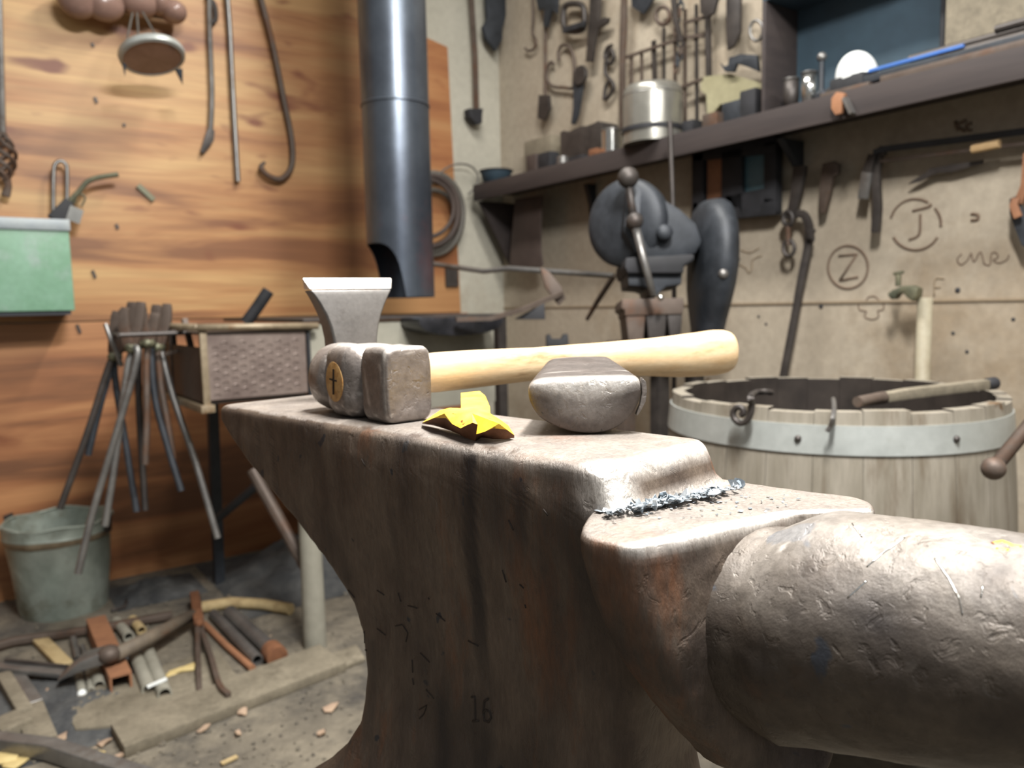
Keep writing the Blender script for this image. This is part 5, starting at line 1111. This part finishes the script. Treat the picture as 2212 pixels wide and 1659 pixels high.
vs = ring(A, s_)+ring(A, i_)+ring(B, s_)+ring(B, i_)
fs = [(k, (k+1) % 4, 8+(k+1) % 4, 8+k) for k in range(4)]+[(4+k, 12+k, 12+(k+1) % 4, 4+(k+1) % 4) for k in range(4)]+[(8+k, 8+(k+1) % 4, 12+(k+1) % 4, 12+k) for k in range(4)]+[(k, 4+k, 4+(k+1) % 4, (k+1) % 4) for k in range(4)]
g.add(vs, fs); tag(g.build('square_tube', M['orange']), 'rusty square steel tube with its open end toward the viewer', 'tube')
pipe_piece('pale scaly pipe right of the rusty square tube', (293, 1418), (322, 1490), .016, 'cement')
pipe_piece('pale pipe with a broken end, second to the right of the square tube', (318, 1404), (356, 1500), .016, 'cement')
pipe_piece('short pale pipe above the mattock shaft', (252, 1342), (278, 1376), .014, 'cement')
pipe_piece('second short pale pipe above the mattock shaft, nearer the forge', (286, 1338), (306, 1362), .013, 'stick')
pipe_piece('short pipe stub with a dark open end under the mattock blade', (206, 1440), (214, 1482), .014, 'cement')
pipe_piece('narrow pipe stub left of the rusty tube, under the mattock blade', (192, 1452), (197, 1494), .009, 'cement')
pipe_piece('bolt like pipe stub with a bright end under the mattock blade', (170, 1458), (177, 1497), .010, 'cement')
g = MB(); g.ball(onz(177, 1499, .011), .0105, 12); tag(g.build('bright_cap', M['white']), 'small bright white cap at the end of a pipe stub on the floor', 'cap')
pipe_piece('thin grey stub left of the rusty tube top', (158, 1380), (168, 1424), .009, 'steel')
pipe_piece('second thin grey stub beside the rusty tube top', (178, 1396), (186, 1420), .007, 'steel')
fbar('flat_batten', 'brown flat slat slanting left of the rusty tube', 'slat', ((84, 1380), (142, 1438)), .007, 'stick', .004, True, .035)
fbar('fence_batten', 'long grey batten slanting at the left edge below the flat bar', 'batten', ((8, 1462), (56, 1544)), .013, 'oldwood', 0, True, .03)
fbar('fence_batten', 'second grey batten right of the long one at the left edge', 'batten', ((34, 1458), (78, 1524)), .011, 'steel', 0, True, .03)
fbar('grey_board', 'flat grey board below the battens, pointing at the front bar', 'board', ((62, 1528), (92, 1606)), .010, 'oldwood', 0, True, .055)
fbar('stone_offcut', 'dark block offcut at the left edge between batten and front bar', 'block', ((4, 1560), (40, 1580)), .016, 'oldwood', 0, True, .06)
fbar('front_bar', 'long blue grey square bar crossing the lower left corner', 'bar', ((-60, 1598), (110, 1618), (330, 1690)), .017, 'steel', .005, True, .030)
t = thing('floor_tongs', 'rust brown tongs lying open on the floor near the pipes', 'tongs', onz(432, 1400))
for pts in (((418, 1288), (426, 1340), (428, 1420), (432, 1512)), ((430, 1290), (432, 1345), (456, 1420), (474, 1480), (494, 1502))):
    g = MB(); g.bar(smoothline([onz(x, y, .03+.01*i) for i, (x, y) in zip((0, 1, 0, -2), pts)] if len(pts) == 4 else [onz(x, y, .03) for x, y in pts], 4), .012, .012); g.build('rein', M['iron2'], t, bevel=.001)
g = MB(); g.bar([onz(420, 1284, .04), onz(430, 1345, .045)], .026, .022); g.build('jaws', M['rust'], t, bevel=.003)
g = MB(); g.ball(onz(430, 1346, .05), .011, 12); g.build('rivet', M['rust'], t)
def plank(label, c4, th, m='oldwood'):
    P = [onz(x, y, th) for x, y in c4]; g = MB(); g.prism(P, (0, 0, -th)); return tag(g.build('floor_plank', M[m], bevel=.004), label, 'plank', 'old planks on the floor')
plank('broad weathered plank lying in front of the scrap, nearest its left end', ((238, 1562), (268, 1614), (748, 1430), (690, 1390)), .025)
plank('wide pale slab lying behind the nearest weathered plank', ((126, 1504), (162, 1574), (236, 1566), (520, 1468), (470, 1400)), .012, 'oldwood')
plank('grey board edge on the floor beside the anvil', ((560, 1470), (585, 1500), (790, 1420), (770, 1390)), .012)
for k in range(3):
    a = onz(356+k*5, 1468-k*6, .006+.003*k); b = onz(424-k*2, 1436+k*4, .012+.002*k); g = MB(); g.tube([a, a.lerp(b, .5)+Z*.004, b], .0075, 6)
    tag(g.build('kindling_stick', M['straw']), ('lowest of the three yellow kindling sticks beside the floor tongs', 'middle one of the three yellow kindling sticks beside the floor tongs', 'topmost of the three yellow kindling sticks beside the floor tongs')[k], 'stick', 'yellow kindling bundle')
for (a, b, lb) in (((318, 1484), (360, 1466), 'white splinter across the pale pipes'), ((2, 1566), (52, 1546), 'thin white splinter at the left edge'), ((478, 1650), (512, 1634), 'small pale splinter in the dirt near the bottom edge'), ((240, 1640), (284, 1620), 'pale pink splinter below the weathered plank')):
    g = MB(); g.bar([onz(*a, .03 if 'pipes' in lb else .006), onz(*b, .036 if 'pipes' in lb else .006)], .010, .004); tag(g.build('splinter', M['chip'] if 'pink' in lb else M['white'] if 'white' in lb else M['stick']), lb, 'splinter')
rnd = random.Random(11)
spots = [(524, 1540, .022, 'orange chip below the floor tongs'), (437, 1578, .026, 'pinkish chip at the front of the ash'), (514, 1586, .016, 'small cream chip right of the pinkish chip'), (620, 1458, .024, 'cream chip near the forge post'), (575, 1502, .030, 'curled tan chip beside the board edge'), (640, 1484, .02, 'faint orange chip between board edge and anvil'), (96, 1496, .024, 'pink stone chip by the battens'), (128, 1598, .036, 'curled brown leaf near the lower left'), (106, 1618, .028, 'pink leaf touching the front bar'), (222, 1606, .026, 'cream shaving left of the plank end'), (208, 1634, .03, 'long yellow shaving below the plank end'), (12, 1642, .05, 'golden leaf in the bottom left corner'), (34, 1650, .045, 'second golden leaf in the bottom left corner'), (694, 1584, .022, 'dull pink chip left of the anvil foot'), (714, 1530, .03, 'tan shaving beside the anvil waist'), (736, 1438, .018, 'yellow chip hard against the anvil outline')]
for x, y, r, lb in spots:
    c = onz(x, y, .004); n = 7; g = MB(); a0 = rnd.random()*3
    top = [c+Vector((cos(a0+k*2*pi/n), sin(a0+k*2*pi/n), 0))*r*.72*rnd.uniform(.4, 1.0)+Z*rnd.uniform(0, .010) for k in range(n)]
    g.prism(top, (0, 0, -.004)); tag(g.build('wood_chip', M['straw'] if 'gold' in lb or 'yellow' in lb else M['chip'], bevel=.001), lb, 'chip', 'chips and leaves on the floor')
# ash heap and grit
def heap(name, c, rx, ry, h, label, seed, m='ash'):
    n = 46; vs, fs = [], []
    for j in range(n+1):
        for i in range(n+1):
            u, v = -1+2*i/n, -1+2*j/n; r = min(1, sqrt(u*u+v*v)); k_ = (1-r*r)**1.2
            vs.append((c.x+u*rx, c.y+v*ry, .001+h*k_*(1+.5*noise.fractal(Vector((u*3, v*3, seed)), 1, 2, 4))+.006*k_*noise.noise(Vector((u*20, v*20, seed)))))
    fs = [(j*(n+1)+i, j*(n+1)+i+1, (j+1)*(n+1)+i+1, (j+1)*(n+1)+i) for j in range(n) for i in range(n)]
    g = MB(); g.add(vs, fs); tag(g.build(name, M[m], smooth=True), label, 'ash', kind='stuff')
heap('coal_ash', Vector((1.0, 2.5, 0)), .38, .30, .10, 'dark coal ash heaped on the floor under the forge', 2)
heap('coal_ash', Vector((.46, 2.62, 0)), .13, .12, .035, 'flat grey ash spread between the bucket and the forge leg', 5)
heap('coal_ash', Vector((.16, 1.98, 0)), .20, .24, .012, 'thin dark cinders among the scrap iron at lower left', 8)
g = MB(); rnd = random.Random(3)
for k in range(700):
    c = onz(rnd.uniform(-20, 760), rnd.uniform(1230, 1700), .002); r = rnd.uniform(.002, .007)*(1 if rnd.random() < .93 else 1.8)
    n = 5; a0 = rnd.random()*6; ring = [c+Vector((cos(a0+2*pi*j/n), sin(a0+2*pi*j/n), 0))*r*rnd.uniform(.6, 1) for j in range(n)]
    kk = len(g.v); g.add(ring+[c+Z*r*rnd.uniform(.5, .9)], [(j, (j+1) % n, n) for j in range(n)]+[tuple(reversed(range(n)))])
tag(g.build('floor_grit', M['floor']), 'loose cinders and grit scattered over the dirt floor', 'grit', kind='stuff')
